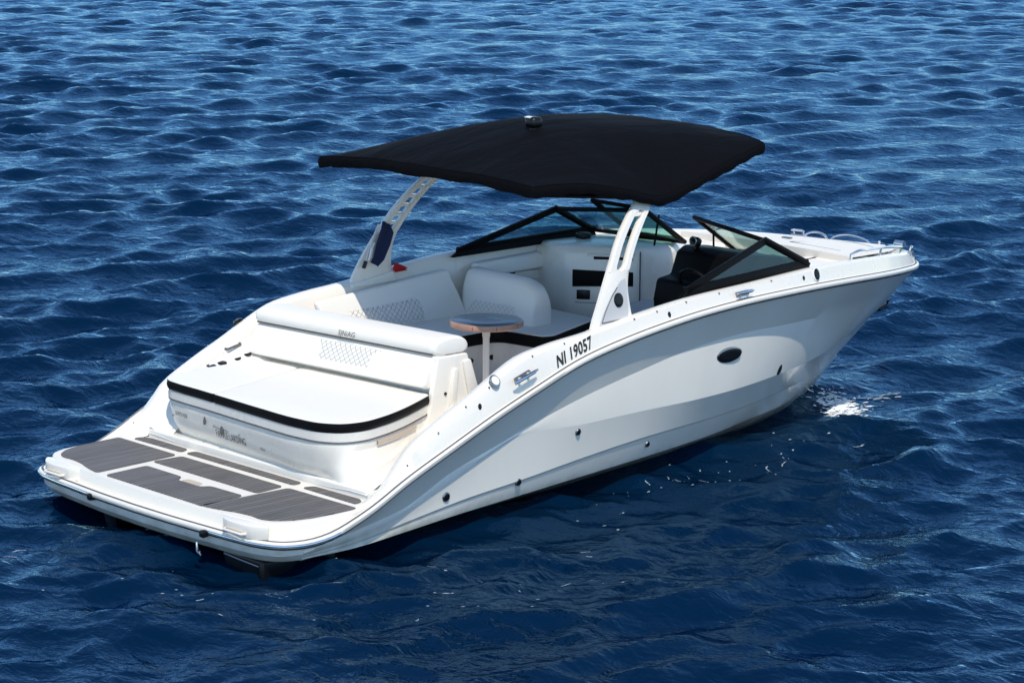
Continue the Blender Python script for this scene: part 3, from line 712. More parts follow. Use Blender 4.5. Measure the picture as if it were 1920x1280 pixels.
# ---- port bench and the double-sided lounge seat
ZS = .93
bl = [(2.66, 1.13), (2.66, .52), (3.30, .47), (3.90, .47), (3.955, .02), (4.05, -.01), (4.80, .26), (4.86, 1.13)]
bl = round_corners(bl, [.03, .06, .05, .10, .06, .10, .06, .03], 4)
seat = cushion(bl, .82, ZS, .012, "bench_seat", VINYL, boat, BLKV, .004)
MB().prism([tuple(p) for p in offset_poly(bl, .03)], 'z', .49, .84).build("bench_base", GEL, boat, 40)
bb = [o for o in bpy.data.objects if o.name == "bench_base"][0]
for x, y in ((3.62, .495), (3.86, .495)):
    MB().disc((x, y, .70), (0, -1, 0), .036, .008, ry=.022).build("courtesy_light", BLK, bb)
MB().tube([(3.92, .49, .50), (3.92, .49, .835)], .006, 6).build("base_joint", SEAM, bb)
# bench backrest along the port coaming
pb = MB()
def slab(pa, n, th):
    pass
B_ = [(2.70, 1.085, ZS - .01), (4.16, 1.085, ZS - .01), (4.16, 1.20, ZS - .01), (2.70, 1.20, ZS - .01)]
T_ = [(2.62, 1.185, 1.20), (4.03, 1.195, 1.305), (4.03, 1.245, 1.30), (2.62, 1.235, 1.19)]
pback = MB().hexa(B_, T_, .035, 4).build("bench_backrest", VINYL, boat, 60)
quilt((3.68, 1.088, .945), (2.90, 1.088, .945), (2.90, 1.147, 1.10), (3.68, 1.152, 1.135), "quilted_panel", pback, -.0095)
# central backrest facing aft and forward
cb_b = [(4.14, .33, .90), (4.14, 1.16, .90), (4.36, 1.16, .90), (4.36, .33, .90)]
cback = MB()
prof = [(4.13, .90), (4.135, 1.0), (4.175, 1.22), (4.21, 1.285), (4.26, 1.305), (4.31, 1.29), (4.345, 1.22), (4.375, 1.0), (4.375, .90)]
prof = [tuple(p) for p in catmull(prof, 22)]
rings = []
for y, s_, dz in ((1.165, .80, -.05), (1.16, .93, -.015), (1.13, 1.0, .005), (.9, 1, .0), (.7, 1, -.005), (.5, 1, -.012), (.42, 1, -.03), (.365, .98, -.062), (.335, .93, -.10), (.322, .80, -.15)):
    rings.append([(4.25 + (p[0]-4.25)*s_, y + (0.02*(1-s_)), .90 + (p[1]-.90)*(1 + dz/.405)) for p in prof])
cback.loft(rings, False, True, True)
cb = cback.build("lounge_seat_back", VINYL, boat, 50)
quilt((4.128, 1.08, .955), (4.128, .46, .945), (4.158, .46, 1.10), (4.166, 1.08, 1.14), "quilted_panel", cb, .010)
# side bolster of the forward-facing seat along the port coaming
MB().hexa([(4.34, 1.12, 1.20), (5.14, 1.12, 1.21), (5.12, 1.24, 1.21), (4.34, 1.24, 1.20)], [(4.30, 1.15, 1.325), (5.06, 1.155, 1.345), (5.06, 1.24, 1.345), (4.30, 1.24, 1.32)], .03, 4).build("side_bolster", VINYL, boat, 60)
MB().bevbox((4.74, 1.205, 1.15), (.9, .02, .08), .008).build("side_panel", GEL, boat)
MB().bevbox((4.74, 1.185, 1.195), (.06, .03, .02), .006).build("bolster_catch", BLK, boat)
MB().disc((4.33, 1.28, 1.415), (0, 0, 1), .03, .01).tube([(4.33, 1.28, 1.42), (4.33, 1.275, 1.46), (4.37, 1.275, 1.47)], .008, 6).build("coaming_hook", DSTEEL, boat)

# ---- round table on its post
tb = Vector((3.28, -.05, 1.15))
ring = lambda r, z: [(tb.x + r*math.cos(i*math.pi/32), tb.y + r*math.sin(i*math.pi/32), z) for i in range(64)]
tt = MB().loft([ring(.262, tb.z - .0005), ring(.262, tb.z + .003), ring(.258, tb.z + .0055), ring(.12, tb.z + .0058)], True, True, True).build("table_top", TABLEM, boat, 40)
MB().loft([ring(.262, tb.z - .004), ring(.262, tb.z + .0015), ring(.272, tb.z + .0045), ring(.281, tb.z + .0015), ring(.285, tb.z - .01), ring(.285, tb.z - .034), ring(.278, tb.z - .042), ring(.10, tb.z - .042)], True, True, True).build("table_edge", WOODP, tt, 40)
for aa in (-2.05, -1.35, -2.7):
    MB().tube([(tb.x + .2855*math.cos(aa), tb.y + .2855*math.sin(aa), tb.z - .034), (tb.x + .2855*math.cos(aa), tb.y + .2855*math.sin(aa), tb.z - .005)], .0025, 5).build("edge_joint", SEAM, tt)
MB().tube([(tb.x, tb.y, .50), (tb.x, tb.y, 1.01), (tb.x, tb.y, 1.03), (tb.x, tb.y, tb.z - .042)], [.026, .026, .031, .033], 20).build("table_post", simple("post_paint", (.78, .77, .74), .22, coat=.3), tt)

# ---- port console (companion side)
cons = [(5.08, 1.235), (5.02, 1.02), (5.04, .84), (5.40, .37), (5.50, .315), (5.64, .29), (5.72, .285), (6.06, .42), (6.06, 1.1)]
cons_r = round_corners(cons, [.0, .10, .04, .05, .04, .04, .05, .06, 0], 5)
def wall(z, d): return [(p[0], p[1], z) for p in offset_poly(cons_r, d)]
pc = MB().loft([wall(.49, 0), wall(1.36, 0), wall(1.40, .012), wall(1.425, .035), wall(1.435, .07)], True, False, True).build("companion_console", GEL, boat, 40)
def on_wall(y):   # x of the slanted aft wall at y
    return lerp(5.04, 5.40, (.84 - y) / .47)
def wallpatch(ya, yb, z0, z1, d, name, m, t=.008, bev=.004):
    a = Vector((on_wall(ya), ya, 0)); b = Vector((on_wall(yb), yb, 0)); n = Vector((-.47, -.36, 0)).normalized()
    P0 = a + n * d; P1 = b + n * d; Q0 = a + n * (d + t); Q1 = b + n * (d + t)
    zz = lambda v, z: (v.x, v.y, z)
    return MB().hexa([zz(P0, z0[0]), zz(P1, z0[1]), zz(Q1, z0[1]), zz(Q0, z0[0])], [zz(P0, z1[0]), zz(P1, z1[1]), zz(Q1, z1[1]), zz(Q0, z1[0])], bev, 2).build(name, m, pc, 40)
wallpatch(.80, .395, (1.09, 1.105), (1.235, 1.225), -.002, "black_panel", BLKV)
wallpatch(.77, .68, (.985, .985), (1.065, 1.065), -.002, "switch_plate", BLK, .014, .006)
wallpatch(.78, .395, (.955, .955), (.960, .960), -.002, "door_joint", SEAM, .005, .0)
wallpatch(.60, .59, (.55, .55), (.95, .95), -.002, "door_joint", LGREY, .008, .0)
MB().tube([(5.415, .350, .6), (5.415, .350, 1.40)], .006, 6).build("door_joint", SEAM, pc)
wallpatch(.66, .40, (1.325, 1.325), (1.352, 1.350), -.002, "glove_recess", BLKV, .006)
wallpatch(.70, .39, (1.352, 1.350), (1.372, 1.372), -.002, "glove_brow", GEL, .03, .008)
MB().bevbox((5.42, 1.02, 1.46), (.10, .11, .055), .018).build("speaker_pod", BLK, pc)
# helm seat cushion between the consoles
hs = [(4.55, -.62), (5.05, -.62), (5.56, .16), (5.50, .27), (5.42, .33), (5.05, .30), (4.92, .10), (4.55, -.1)]
cushion(round_corners(hs, .05, 3), .93, 1.0, .03, "helm_seat", VINYLG, boat)
MB().prism([tuple(p) for p in offset_poly(hs, .04)], 'z', .49, .94).build("helm_seat_base", GEL, boat, 30)

# ---- helm console (starboard), black
hp_ = [(4.86, 1.16), (4.90, 1.325), (5.06, 1.345), (5.13, 1.52), (5.22, 1.565), (5.50, 1.53), (5.80, 1.43), (5.80, .80), (4.92, .72)]
helm = MB().prism(hp_, 'y', -1.10, -.30, .03, 3).build("helm_console", BLKM, boat, 40)
MB().prism([(5.105, 1.37), (5.16, 1.50), (5.17, 1.49), (5.12, 1.36)], 'y', -.95, -.50, .004).build("helm_display", BLK, helm)
wc = Vector((4.93, -.72, 1.30)); wa = Vector((.85, 0, .52)).normalized(); e1 = Vector((0, 1, 0)); e2 = wa.cross(e1)
sw = MB().tube([wc + (e1 * math.cos(i*math.pi/14) + e2 * math.sin(i*math.pi/14)) * .17 for i in range(28)], .015, 8, closed=True)
for k in range(3):
    aa = k * 2.094 + .5; sw.tube([wc + wa * .03, wc + (e1*math.cos(aa)+e2*math.sin(aa))*.17], .011, 6)
sw.tube([wc, wc + wa * .12], .03, 8); sw.build("steering_wheel", BLKM, helm)
# throttle / compass pod on top of the helm
pod = MB().bevbox((5.18, -.47, 1.605), (.07, .085, .075), .022, Matrix.Rotation(.5, 3, 'Y')).build("compass_pod", BLK, helm)
MB().tube([Vector((5.16, -.47, 1.615)) + Vector((-.012, math.cos(i*math.pi/8)*.035, math.sin(i*math.pi/8)*.035)) for i in range(16)], .006, 6, closed=True).build("pod_bezel", DSTEEL, pod)
MB().bevbox((5.18, -.47, 1.57), (.05, .05, .05), .01).build("pod_foot", BLK, pod)

# ---- bow cockpit: walkway walls, lounges, deck
for sg in (1, -1):
    bw = [(5.85, sg*.46), (6.10, sg*.46), (6.7, sg*.42), (7.0, sg*.30), (7.02, sg*.30), (7.02, sg*.80), (6.6, sg*.98), (6.1, sg*1.09), (5.85, sg*1.13)]
    lo = [(5.85, sg*.46), (6.10, sg*.46), (6.7, sg*.30), (6.8, sg*.20), (6.85, sg*.10), (6.85, sg*.20), (6.6, sg*.33), (6.1, sg*.60), (5.85, sg*.72)]
    if sg < 0: bw = bw[::-1]; lo = lo[::-1]
    MB().loft([[(x, y, .49) for x, y in lo], [(x, y, 1.08) for x, y in offset_poly(bw, .03)], [(x, y, 1.22) for x, y in bw]], True, True, True).build("bow_lounge_base", GEL, boat, 30)
    cushion(round_corners([tuple(p) for p in offset_poly(bw, .004)], .03, 3), 1.21, 1.335, .03, "bow_cushion", VINYL, boat, None, .006)
    cpts = [(5.86, sg*.47, 0), (6.12, sg*.47, 0), (6.12, sg*1.06, 0), (5.86, sg*1.1, 0)]
    MB().hexa([(x, y, 1.30) for x, y, _ in cpts], [(x - .03, y, 1.395) for x, y, _ in cpts], .03, 4).build("bow_backrest", VINYL, boat, 50)
    MB().tube([(6.12, sg*.455, .55), (6.12, sg*.455, 1.20)], .005, 6).build("wall_joint", SEAM, boat)
MB().bevbox((6.78, 0, 1.24), (.52, .58, .14), .03).build("filler_cushion", VINYL, boat, 50)
fd = [i for i in range(len(plan)) if plan[i][0] > 6.62]
L6 = [(*off_plan(i, .20)[:2],) for i in fd if i < len(plan)//2]; R6 = [(*off_plan(i, .20)[:2],) for i in fd if i > len(plan)//2]
fr = MB(); rings = []
for k in range(len(L6)):
    x = L6[k][0]; zc = zcf(x) - .012
    y0 = L6[k][1]; rings.append([(x, y0 * t, zc + .018 * (1 - t*t)) for t in (1, .66, .33, 0, -.33, -.66, -1)])
fr.loft([[(p[0], p[1], p[2] - .12) for p in rings[0]]] + rings) if rings[0][0][0] < rings[-1][0][0] else fr.loft(rings + [[(p[0], p[1], p[2] - .12) for p in rings[-1]]]); fdk = fr.build("foredeck", NONSKID, boat, 40)
def zfd(x, y): return zcf(x) - .012 + .018
MB().tube([(6.86, -.05, zfd(6.86, 0) + .001), (6.84, -.62, zfd(6.84, 0) - .010)], .004, 5).tube([(6.86, -.05, zfd(6.86, 0) + .001), (7.75, -.05, zfd(7.75, 0) + .001)], .004, 5).tube([(7.75, -.05, zfd(7.75, 0) + .001), (7.62, -.36, zfd(7.62, 0) - .008)], .004, 5).build("locker_seam", SEAM, fdk)
MB().bevbox((7.1, .18, zfd(7.1, 0) + .008), (.05, .09, .012), .005).build("locker_latch", DSTEEL, fdk)
# bow rails
def brail(sg):
    pts = [(6.40, 0, -.02), (6.40, 0, .025), (6.46, 0, .048), (6.75, 0, .050), (7.05, 0, .050), (7.35, 0, .047), (7.60, 0, .036)]
    P = []
    for x, _, dz in pts:
        i = int(np.argmin(np.abs(plan[:len(plan)//2, 0] - x))); p = off_plan(i, .13)
        P.append((x, sg * abs(p[1]), zcf(x) + dz))
    m = MB().tube([tuple(q) for q in catmull(P, 26)], .0105, 8)
    for k in (4, 6):
        x, y, z = P[k]; m.tube([(x, y, z), (x - .01, y - sg * .005, zcf(x) - .01)], .010, 7)
    return m.build("bow_rail", STEEL, boat)
brail(-1)
for (x0, y0), (x1, y1), h in (((7.72, .50), (7.96, .42), .055), ((7.98, .40), (8.26, .17), .06)):
    pts = [Vector((lerp(x0, x1, t), lerp(y0, y1, t), lerp(zcf(x0), zcf(x1), t) - .01 + h * math.sin(math.pi * min(1, max(0, t))) ** .55)) for t in np.linspace(0, 1, 13)]
    MB().tube(pts, .010, 8).build("bow_hoop", STEEL, boat)
MB().tube([(8.28, .08, 1.17), (8.28, .08, 1.225)], [.009, .011], 8).disc((8.28, .08, 1.225), (0, 0, 1), .015, .02).build("bow_light", LENS, boat)
# anchor roller
ar = MB().bevbox((8.34, -.06, 1.185), (.20, .07, .04), .012).tube([(8.40, -.11, 1.205), (8.40, -.01, 1.205)], .03, 12).build("anchor_roller", STEEL, boat)
# bow nav vents on both shoulders
for sg in (-1, 1):
    for dz, m_ in ((.60, INKG), (.22, LENS)):
        p, n = gun(7.95, dz, sg, .003); q, n2 = gun(8.14, dz, sg, .003)
        b1 = MB(); w = .020
        b1.add([p + Vector((0, 0, -w)), q + Vector((0, 0, -w)), q + Vector((0, 0, w)), p + Vector((0, 0, w))], [(0, 1, 2, 3)])
        b1.add([p + n*.01 + Vector((0, 0, -w*.7)), q + n2*.01 + Vector((0, 0, -w*.7)), q + n2*.01 + Vector((0, 0, w*.7)), p + n*.01 + Vector((0, 0, w*.7))], [(0, 1, 2, 3)])
        b1.loft([[b1.v[k] for k in (0, 1, 2, 3)], [b1.v[k] for k in (4, 5, 6, 7)]], True).build("navigation_lamp", m_, dk)
# gunwale fittings
for sg in (-1, 1):
    p, n = gun(5.66, .48, sg, .001); nl = MB().disc(p, n, .045, .012, ry=.055).build("oval_vent", LENS, dk)
    MB().disc(p + n * .012, n, .030, .008, ry=.045).build("vent_grille", BLK, nl)
    p, n = gun(5.48, .42, sg, .001); MB().disc(p, n, .012, .006, ry=.018, seg=12).build("gunwale_plug", BLK, dk)
    for x, t in ((1.06, .45), (1.24, .55), (1.52, .62), (1.90, .45), (1.78, .8), (2.42, .80), (2.74, .80), (3.46, .74), (3.70, .70), (4.02, .72), (4.40, .70), (5.05, .72), (2.06, .62), (2.0, .8), (3.82, .30)):
        p, n = gun(x, t, sg, .0); big_ = x in (1.90, 3.82)
        MB().disc(p, n, .016 if big_ else .007, .004, seg=12, ry=.022 if big_ else .009).build("gunwale_plug", BLK if big_ else DSTEEL, dk)
    p, n = gun(2.05, .93, sg, .012); ft = MB().disc(p, n, .045, .008, seg=24).build("filler_cap", DSTEEL, dk); MB().disc(p + n * .008, n, .034, .004, seg=24).build("filler_lid", GEL, ft)
def cleat(x, t, sg, L=.20):
    p, n = gun(x, t, sg, 0.0); q, _ = gun(x + .1, t, sg, 0.0); d = (q - p).normalized()
    b = MB()
    for k in (-.045, .045): b.tube([p + d * k, p + d * k + n * .05], [.014, .010], 8)
    b.tube([p - d * L/2 + n * .048, p - d * L*.3 + n * .054, p + d * L*.3 + n * .054, p + d * L/2 + n * .048], [.006, .013, .013, .006], 8)
    c = b.build("mooring_cleat", STEEL, boat)
    MB().tube([p - d * .075 + n * .003, p + d * .075 + n * .003], .018, 8).build("cleat_base", DSTEEL, c)
for sg in (-1, 1):
    cleat(4.66, .35, sg); cleat(2.30, .42, sg, .24); cleat(7.80, 1.0, sg, .13)

# ---- tower legs
LZ = [1.27, 1.34, 1.42, 1.56, 1.68, 1.74, 1.82, 1.90, 2.03, 2.14, 2.22]
LA = [3.09, 3.118, 3.162, 3.245, 3.325, 3.37, 3.425, 3.49, 3.625, 3.755, 3.86]
LF = [3.535, 3.52, 3.508, 3.508, 3.55, 3.585, 3.64, 3.705, 3.83, 3.955, 4.06]
def leg_y(z): return 1.335 - .2 * max(0, (z - 1.25) / .88) ** 1.6
def tower_leg(sg):
    zz = np.linspace(1.25, 2.20, 40); fa, ff = cub(LZ, LA), cub(LZ, LF); out = MB(); th = .024
    def P(z, t, o): return (lerp(fa(z), ff(z), t), sg * (leg_y(z) + o), z)
    def cols(z):
        # slot from z 1.67 to 2.05
        s_ = sstep(1.655, 1.70, z) * (1 - sstep(2.05, 2.08, z)); return .54 - .20 * s_, .54 + .20 * s_
    def bar(t0f, t1f, zlist):
        rings = []
        for z in zlist:
            t0, t1 = t0f(z), t1f(z); e = .12 * (t1 - t0)
            rings.append([P(z, t0, -th*.45), P(z, t0 + e, -th), P(z, t1 - e, -th), P(z, t1, -th*.45), P(z, t1, th*.45), P(z, t1 - e, th), P(z, t0 + e, th), P(z, t0, th*.45)])
        out.loft(rings, True, True, True)
    zl = [z for z in zz if z <= 1.665] + [1.668]
    bar(lambda z: 0, lambda z: 1, zl)
    zs = [1.668] + [z for z in zz if 1.668 < z < 2.075] + [2.075]
    bar(lambda z: 0, lambda z: cols(z)[0], zs); bar(lambda z: cols(z)[1], lambda z: 1, zs)
    bar(lambda z: 0, lambda z: 1, [2.075] + [z for z in zz if z > 2.075])
    leg = out.build("tower_leg", GEL, boat, 40)
    for z in ((1.72, 1.79, 1.86, 1.93, 2.0) if sg > 0 else (2.03,)):
        MB().hexa([P(z, .34, -.02), P(z, .66, -.02), P(z, .66, .02), P(z, .34, .02)], [P(z + .025, .34, -.02), P(z + .025, .66, -.02), P(z + .025, .66, .02), P(z + .025, .34, .02)], .004).build("step_rung", GEL, leg)
    # grey inset and speaker on the outside
    ins = [(1.30, .14), (1.31, .86), (1.40, .90), (1.50, .90), (1.58, .88), (1.615, .80), (1.60, .62), (1.56, .48), (1.52, .36), (1.46, .26), (1.38, .18)]
    for o_, nm in ((th + .002, "inset_panel"),):
        b = MB(); vv = [P(z, t, o_) for z, t in ins]; c = P(1.44, .55, o_ + .001); n_ = len(vv)
        b.add(vv + [c], [(i, (i + 1) % n_, n_) for i in range(n_)]); ipn = b.build(nm, LGREY, leg, 180)
    MB().tube([P(1.322, .20, th + .003), P(1.328, .84, th + .003)], .004, 6).tube([P(1.322, .20, th + .003), P(1.40, .235, th + .003), P(1.50, .36, th + .003), P(1.56, .52, th + .003)], .003, 6).build("inset_groove", SEAM, ipn)
    c = Vector(P(1.468, .60, th + .001)); nn = Vector((0, sg, .16))
    sp = MB().disc(c, nn, .047, .010, seg=24, ry=.052).build("tower_speaker", BLK, leg)
    MB().hexa([P(1.245, -.04, -.05), P(1.245, 1.03, -.05), P(1.245, 1.03, .05), P(1.245, -.04, .05)], [P(1.275, -.01, -.04), P(1.335, 1.0, -.04), P(1.335, 1.0, .04), P(1.275, -.01, .04)], .008).build("leg_foot", GEL, leg)
tower_leg(-1); tower_leg(1)
# roof frame tying the legs together under the canvas
MB().tube([(3.90, -1.135, 2.19), (3.92, -.9, 2.30), (3.93, 0, 2.42), (3.92, .9, 2.30), (3.90, 1.135, 2.19)], .03, 10).tube([(2.74, -1.1, 2.27), (3.8, -1.12, 2.16), (5.1, -1.05, 2.36)], .02, 8).tube([(2.74, 1.1, 2.27), (3.8, 1.12, 2.16), (5.1, 1.05, 2.36)], .02, 8).build("canopy_frame", BLKM, boat)

# ---- black sun canopy stretched over the frame
def canopy():
    nu, nv = 44, 60
    ex = cub([0, .25, .5, .75, 1], [2.66, 3.30, 3.93, 4.60, 5.235])
    ey = cub([0, .25, .5, .75, 1], [1.175, 1.195, 1.215, 1.175, 1.105])
    ez = cub([0, .2, .38, .5, .62, .8, 1.0], [2.335, 2.318, 2.235, 2.168, 2.225, 2.345, 2.452])
    cz = cub([0, .15, .35, .5, .7, .88, 1], [2.385, 2.505, 2.615, 2.645, 2.632, 2.585, 2.515])
    v = []; f = []
    def top(u, w):
        x = ex(w); 
        x += (-.05 if w < .5 else .06) * 0
        bow_ = (1 - u*u)
        x += bow_ * (-.04 * (1 - w) ** 3 + .10 * w ** 3)
        au = abs(u)
        hoop = math.exp(-((w - .5) / .20) ** 2)              # canvas is pinched over the middle hoop's ends
        k = 1 - au ** (2.2 + .9 * (1 - hoop))
        z = lerp(ez(w), cz(w), k)
        # sag between hoops
        z -= .018 * math.sin(math.pi * 2 * w) ** 2 * (1 - u*u)
        z += .004 * math.sin(9 * w + 5 * u) * (1 - u*u)
        for sg_ in (-1, 1):                                   # tension folds fanning out of the corner over each leg
            du, dw = (u - sg_) * 1.2, (w - .5) * 2.6; rr_ = math.hypot(du, dw); aa_ = math.atan2(dw, abs(du) + 1e-6)
            z += .006 * math.cos(aa_ * 7) * math.exp(-((rr_ - .32) / .22) ** 2)
        for w0, am in ((.06, .006), (.94, .007)):
            z += am * math.sin(u * 13 + w0 * 40) * math.exp(-((w - w0) / .06) ** 2)
        y = ey(w) * (u if au < .94 else math.copysign(.94 + (au - .94) * .9, u))
        return (x, y, z)
    us = np.sin(np.linspace(-math.pi/2, math.pi/2, nu + 1)) * .5 + np.linspace(-1, 1, nu + 1) * .5
    ws = np.linspace(0, 1, nv + 1)
    T = [[top(u, w) for u in us] for w in ws]
    b = MB(); b.loft(T)
    # edge: rolled valance then the underside
    per = [(j, 0) for j in range(nv + 1)] + [(nv, i) for i in range(1, nu + 1)] + [(j, nu) for j in range(nv - 1, -1, -1)] + [(0, i) for i in range(nu - 1, 0, -1)]
    cen = Vector((3.95, 0, 0)); rings = [[], [], [], [], []]
    for j, i in per:
        p = Vector(T[j][i]); d = Vector((p.x - cen.x, p.y * 1.3, 0)).normalized()
        hang = .078 + .006 * math.sin(j * .42 + i * .33) + .005 * math.sin(j * 1.3 + i * .9)
        rings[0].append(p); rings[1].append(p + d * .014 + Vector((0, 0, -.012))); rings[2].append(p + d * .016 + Vector((0, 0, -hang * .6)))
        rings[3].append(p + d * .006 + Vector((0, 0, -hang))); rings[4].append(p - d * .05 + Vector((0, 0, -hang + .006)))
    b.loft(rings, True)
    U = [[(p[0], p[1] * .97, p[2] - .05) for p in row] for row in T]
    b.loft([r[1:-1] for r in U[1:-1]])
    o = b.build("sun_canopy", CANVAS, boat, 70)
    # welt seam round the edge
    pts = [Vector(T[j][i]) + Vector((0, 0, .0005)) for j, i in per]
    MB().tube(pts, .0045, 5, closed=True).build("canopy_welt", CANVAS, o)
    return o
can = canopy()
lt = MB().tube([(3.57, -.25, 2.56), (3.57, -.25, 2.62)], .035, 14).bevbox((3.57, -.25, 2.655), (.11, .11, .085), .03, seg=3).build("masthead_light", BLK, boat)
MB().bevbox((3.54, -.23, 2.693), (.05, .055, .012), .005).build("light_lens", LENS, lt)

# ---- windscreen
def bar(m, a, b, w, t, nrm):
    """flat frame member from a to b, w wide across nrm-plane, t thick"""
    a, b, nrm = Vector(a), Vector(b), Vector(nrm).normalized(); d = (b - a).normalized(); s_ = d.cross(nrm).normalized() * w / 2; n = nrm * t / 2
    a = a - d * w * .3; b = b + d * w * .3
    return m.hexa([a - s_ - n, a + s_ - n, a + s_ + n, a - s_ + n], [b - s_ - n, b + s_ - n, b + s_ + n, b - s_ + n], min(w, t) * .25, 2)
def pane(pts, wd, name, extra=None):
    P = [Vector(p) for p in pts]; nrm = (P[1] - P[0]).cross(P[2] - P[0]).normalized(); m = MB(); n = len(P)
    ws = wd if isinstance(wd, (list, tuple)) else [wd] * n
    for i in range(n): bar(m, P[i], P[(i + 1) % n], ws[i], .03, nrm)
    fr_ = m.build(name, BLKM, boat, 40)
    c = sum(P, Vector()) / n
    gp = [p + (c - p) * .01 for p in P]
    MB().loft([[p - nrm * .003 for p in gp], [p + nrm * .003 for p in gp]], True, True, True).build("glass", GLASS, fr_, None)
    return fr_
for sg in (-1, 1):
    A = (4.20, sg*1.262, 1.425); OT = (5.225, sg*1.155, 1.69); OB = (5.70, sg*1.185, 1.465); IT = (5.385, sg*.278, 1.757); IB = (5.875, sg*.284, 1.445)
    pane([A, OT, OB], [.055, .055, .07], "side_window")
    MB().hexa([(4.12, sg*1.235, 1.38), (5.72, sg*1.15, 1.41), (5.72, sg*1.20, 1.41), (4.12, sg*1.285, 1.38)], [(4.20, sg*1.25, 1.43), (5.70, sg*1.165, 1.475), (5.70, sg*1.20, 1.475), (4.20, sg*1.275, 1.43)], .006).build("windscreen_base", BLKM, boat, 40)
    pane([OT, IT, IB, OB], [.04, .05, .045, .06], "windscreen")
    MB().tube([(5.58, sg*.30, 1.70), (5.56, sg*.33, 1.44)], .009, 7).disc((5.56, sg*.33, 1.44), (0, 0, 1), .025, .008).build("windscreen_stay", BLKM, boat)
pane([(5.375, .30, 1.772), (5.262, .755, 1.80), (5.735, .76, 1.485), (5.86, .305, 1.465)], [.03, .05, .03, .03], "centre_window")

# ---- courtesy flag furled against the port tower leg (hangs from its own staff)
fl = bpy.data.objects.new("flag", None); COL.objects.link(fl); fl.location = (3.22, 1.27, 1.40)
fl['label'] = 'furled blue, white and red flag hanging against the port leg of the boat tower'; fl['category'] = 'flag'
FO = Vector(fl.location)
def fv(p): return tuple(Vector(p) - FO)
MB().tube([fv((3.19, 1.262, 1.42)), fv((3.235, 1.255, 1.56)), fv((3.31, 1.23, 1.74))], .009, 8).build("staff", LGREY, fl)
MB().tube([fv((3.175, 1.262, 1.395)), fv((3.20, 1.26, 1.45))], .016, 8).build("staff_grip", BLK, fl)
def cloth(poly_rows, name, m):
    rows = []
    for k, (a, b) in enumerate(poly_rows):
        a, b = Vector(a), Vector(b)
        rows.append([fv(a.lerp(b, t) + Vector((0, -.012 * math.sin(t * 7 + k * .6) - .01, 0))) for t in np.linspace(0, 1, 14)])
    rows2 = [[(p[0], p[1] + .012, p[2]) for p in r] for r in rows]
    b = MB(); b.loft(rows); b.loft(rows2)
    edge = [r[0] for r in rows] + rows[-1][1:] + [r[-1] for r in rows[::-1]][1:] + rows[0][::-1][1:-1]
    e2 = [(p[0], p[1] + .012, p[2]) for p in edge]; b.loft([edge, e2], True)
    return b.build(name, m, fl, 60)
cloth([((3.335, 1.215, 1.765), (3.40, 1.215, 1.735)), ((3.320, 1.22, 1.70), (3.435, 1.215, 1.665)), ((3.28, 1.23, 1.60), (3.41, 1.225, 1.57)), ((3.25, 1.24, 1.48), (3.355, 1.235, 1.45)), ((3.23, 1.245, 1.445), (3.30, 1.24, 1.40))], "blue_cloth", NAVY)
cloth([((3.505, 1.285, 1.405), (3.520, 1.285, 1.325)), ((3.57, 1.29, 1.385), (3.585, 1.29, 1.325)), ((3.66, 1.30, 1.345), (3.655, 1.30, 1.325))], "red_cloth", RED)
cloth([((3.235, 1.243, 1.56), (3.265, 1.243, 1.60)), ((3.205, 1.247, 1.46), (3.23, 1.247, 1.48))], "white_cloth", WHITEC)

# ---- foam on the water
rf = random.Random(5)
fb = MB()
def blob(cx, cy, rx, ry, ang, n=11, jag=.45, lift=.006):
    q = []
    for i in range(n):
        a_ = 2*math.pi*i/n; r = 1 + rf.uniform(-jag, jag); x, y = rx*r*math.cos(a_), ry*r*math.sin(a_)
        q.append((cx + x*math.cos(ang) - y*math.sin(ang), cy + x*math.sin(ang) + y*math.cos(ang)))
    q.append((cx, cy)); A = np.array(q); X, Y, Z = sea(A[:, 0], A[:, 1])
    v = [(X[i], Y[i], Z[i] + (lift if i < n else lift + min(rx, ry) * .5)) for i in range(n + 1)]
    fb.add(v, [(i, (i + 1) % n, n) for i in range(n)])
across = yw - math.pi / 2   # short axis of the slicks
def scatter(cx, cy, sx, sy, count, r0, r1, ang=None):
    for _ in range(count):
        x, y = rf.gauss(0, sx), rf.gauss(0, sy); a_ = across if ang is None else ang
        X = cx + x*math.cos(a_) - y*math.sin(a_); Y = cy + x*math.sin(a_) + y*math.cos(a_)
        r = math.exp(rf.uniform(math.log(r0), math.log(r1))); blob(X, Y, r * rf.uniform(1, 2.6), r, a_ + rf.uniform(-.5, .5))
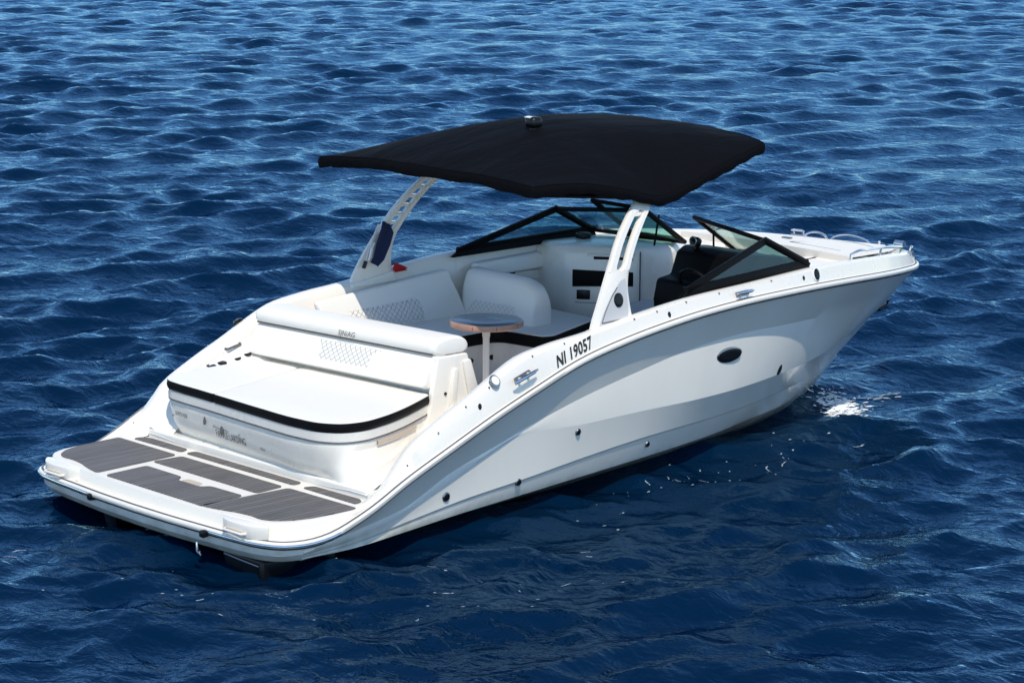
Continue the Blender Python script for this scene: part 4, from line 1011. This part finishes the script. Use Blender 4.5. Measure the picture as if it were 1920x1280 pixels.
def lace(x0, y0, steps, ang, r0, r1, wob=.5):
    x, y, a_ = x0, y0, ang
    for k in range(steps):
        r = rf.uniform(r0, r1); blob(x, y, r * rf.uniform(1.2, 2.4), r * .8, a_, 9, .5, .004)
        a_ += rf.uniform(-wob, wob); x += math.cos(a_) * r * 2.2; y += math.sin(a_) * r * 2.2
for k in range(11): lace(lerp(3.0, 6.0, rf.random()), -1.32 - rf.uniform(0, .45) - .02, rf.randint(3, 9), .55 + rf.uniform(-.6, .6), .003, .008)
for k in range(7): lace(rf.uniform(-.6, 2.2), rf.uniform(-2.8, -1.75), rf.randint(3, 7), -.7 + rf.uniform(-.5, .5), .002, .006)
for k in range(6): lace(rf.uniform(-1.6, .0), rf.uniform(-1.4, 1.5), rf.randint(3, 8), -.7 + rf.uniform(-.5, .5), .003, .008)
for k in range(5): lace(rf.uniform(7.1, 7.8), rf.uniform(-.75, -.3), rf.randint(4, 10), -.6 + rf.uniform(-.5, .5), .003, .008)
scatter(5.3, -1.35, .5, .16, 12, .003, .013, .45)
scatter(4.35, -1.42, .35, .18, 12, .003, .010, .5)
scatter(3.4, -1.55, .5, .18, 12, .003, .010, .4)
scatter(1.15, -2.45, .35, .25, 14, .003, .010)
scatter(.2, -1.9, .5, .25, 9, .003, .010)
scatter(-.7, -1.2, .6, .3, 5, .004, .012)
scatter(7.5, -.62, .16, .10, 16, .005, .015)
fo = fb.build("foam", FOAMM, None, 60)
fo['kind'] = 'stuff'; fo['label'] = 'scattered flecks of white foam drifting along the starboard side of the hull'
# drain water splash by the bow; the sun glitter on it is painted white
fb = MB()
scatter(7.0, -.54, .075, .20, 420, .004, .014); scatter(7.04, -.55, .10, .34, 160, .002, .006)
for _ in range(160):
    x, y = rf.gauss(7.0, .08), rf.gauss(-.54, .08); X, Y, Z = sea(np.array([x]), np.array([y])); h = abs(rf.gauss(0, .045))
    fb.disc((X[0], Y[0], Z[0] + h), (0, 0, 1), rf.uniform(.003, .009), .006, seg=6)
sp = fb.build("splash", SPLASHM, None, 60)
sp['kind'] = 'stuff'; sp['label'] = 'white splash of water with painted sun glitter beside the bow waterline'
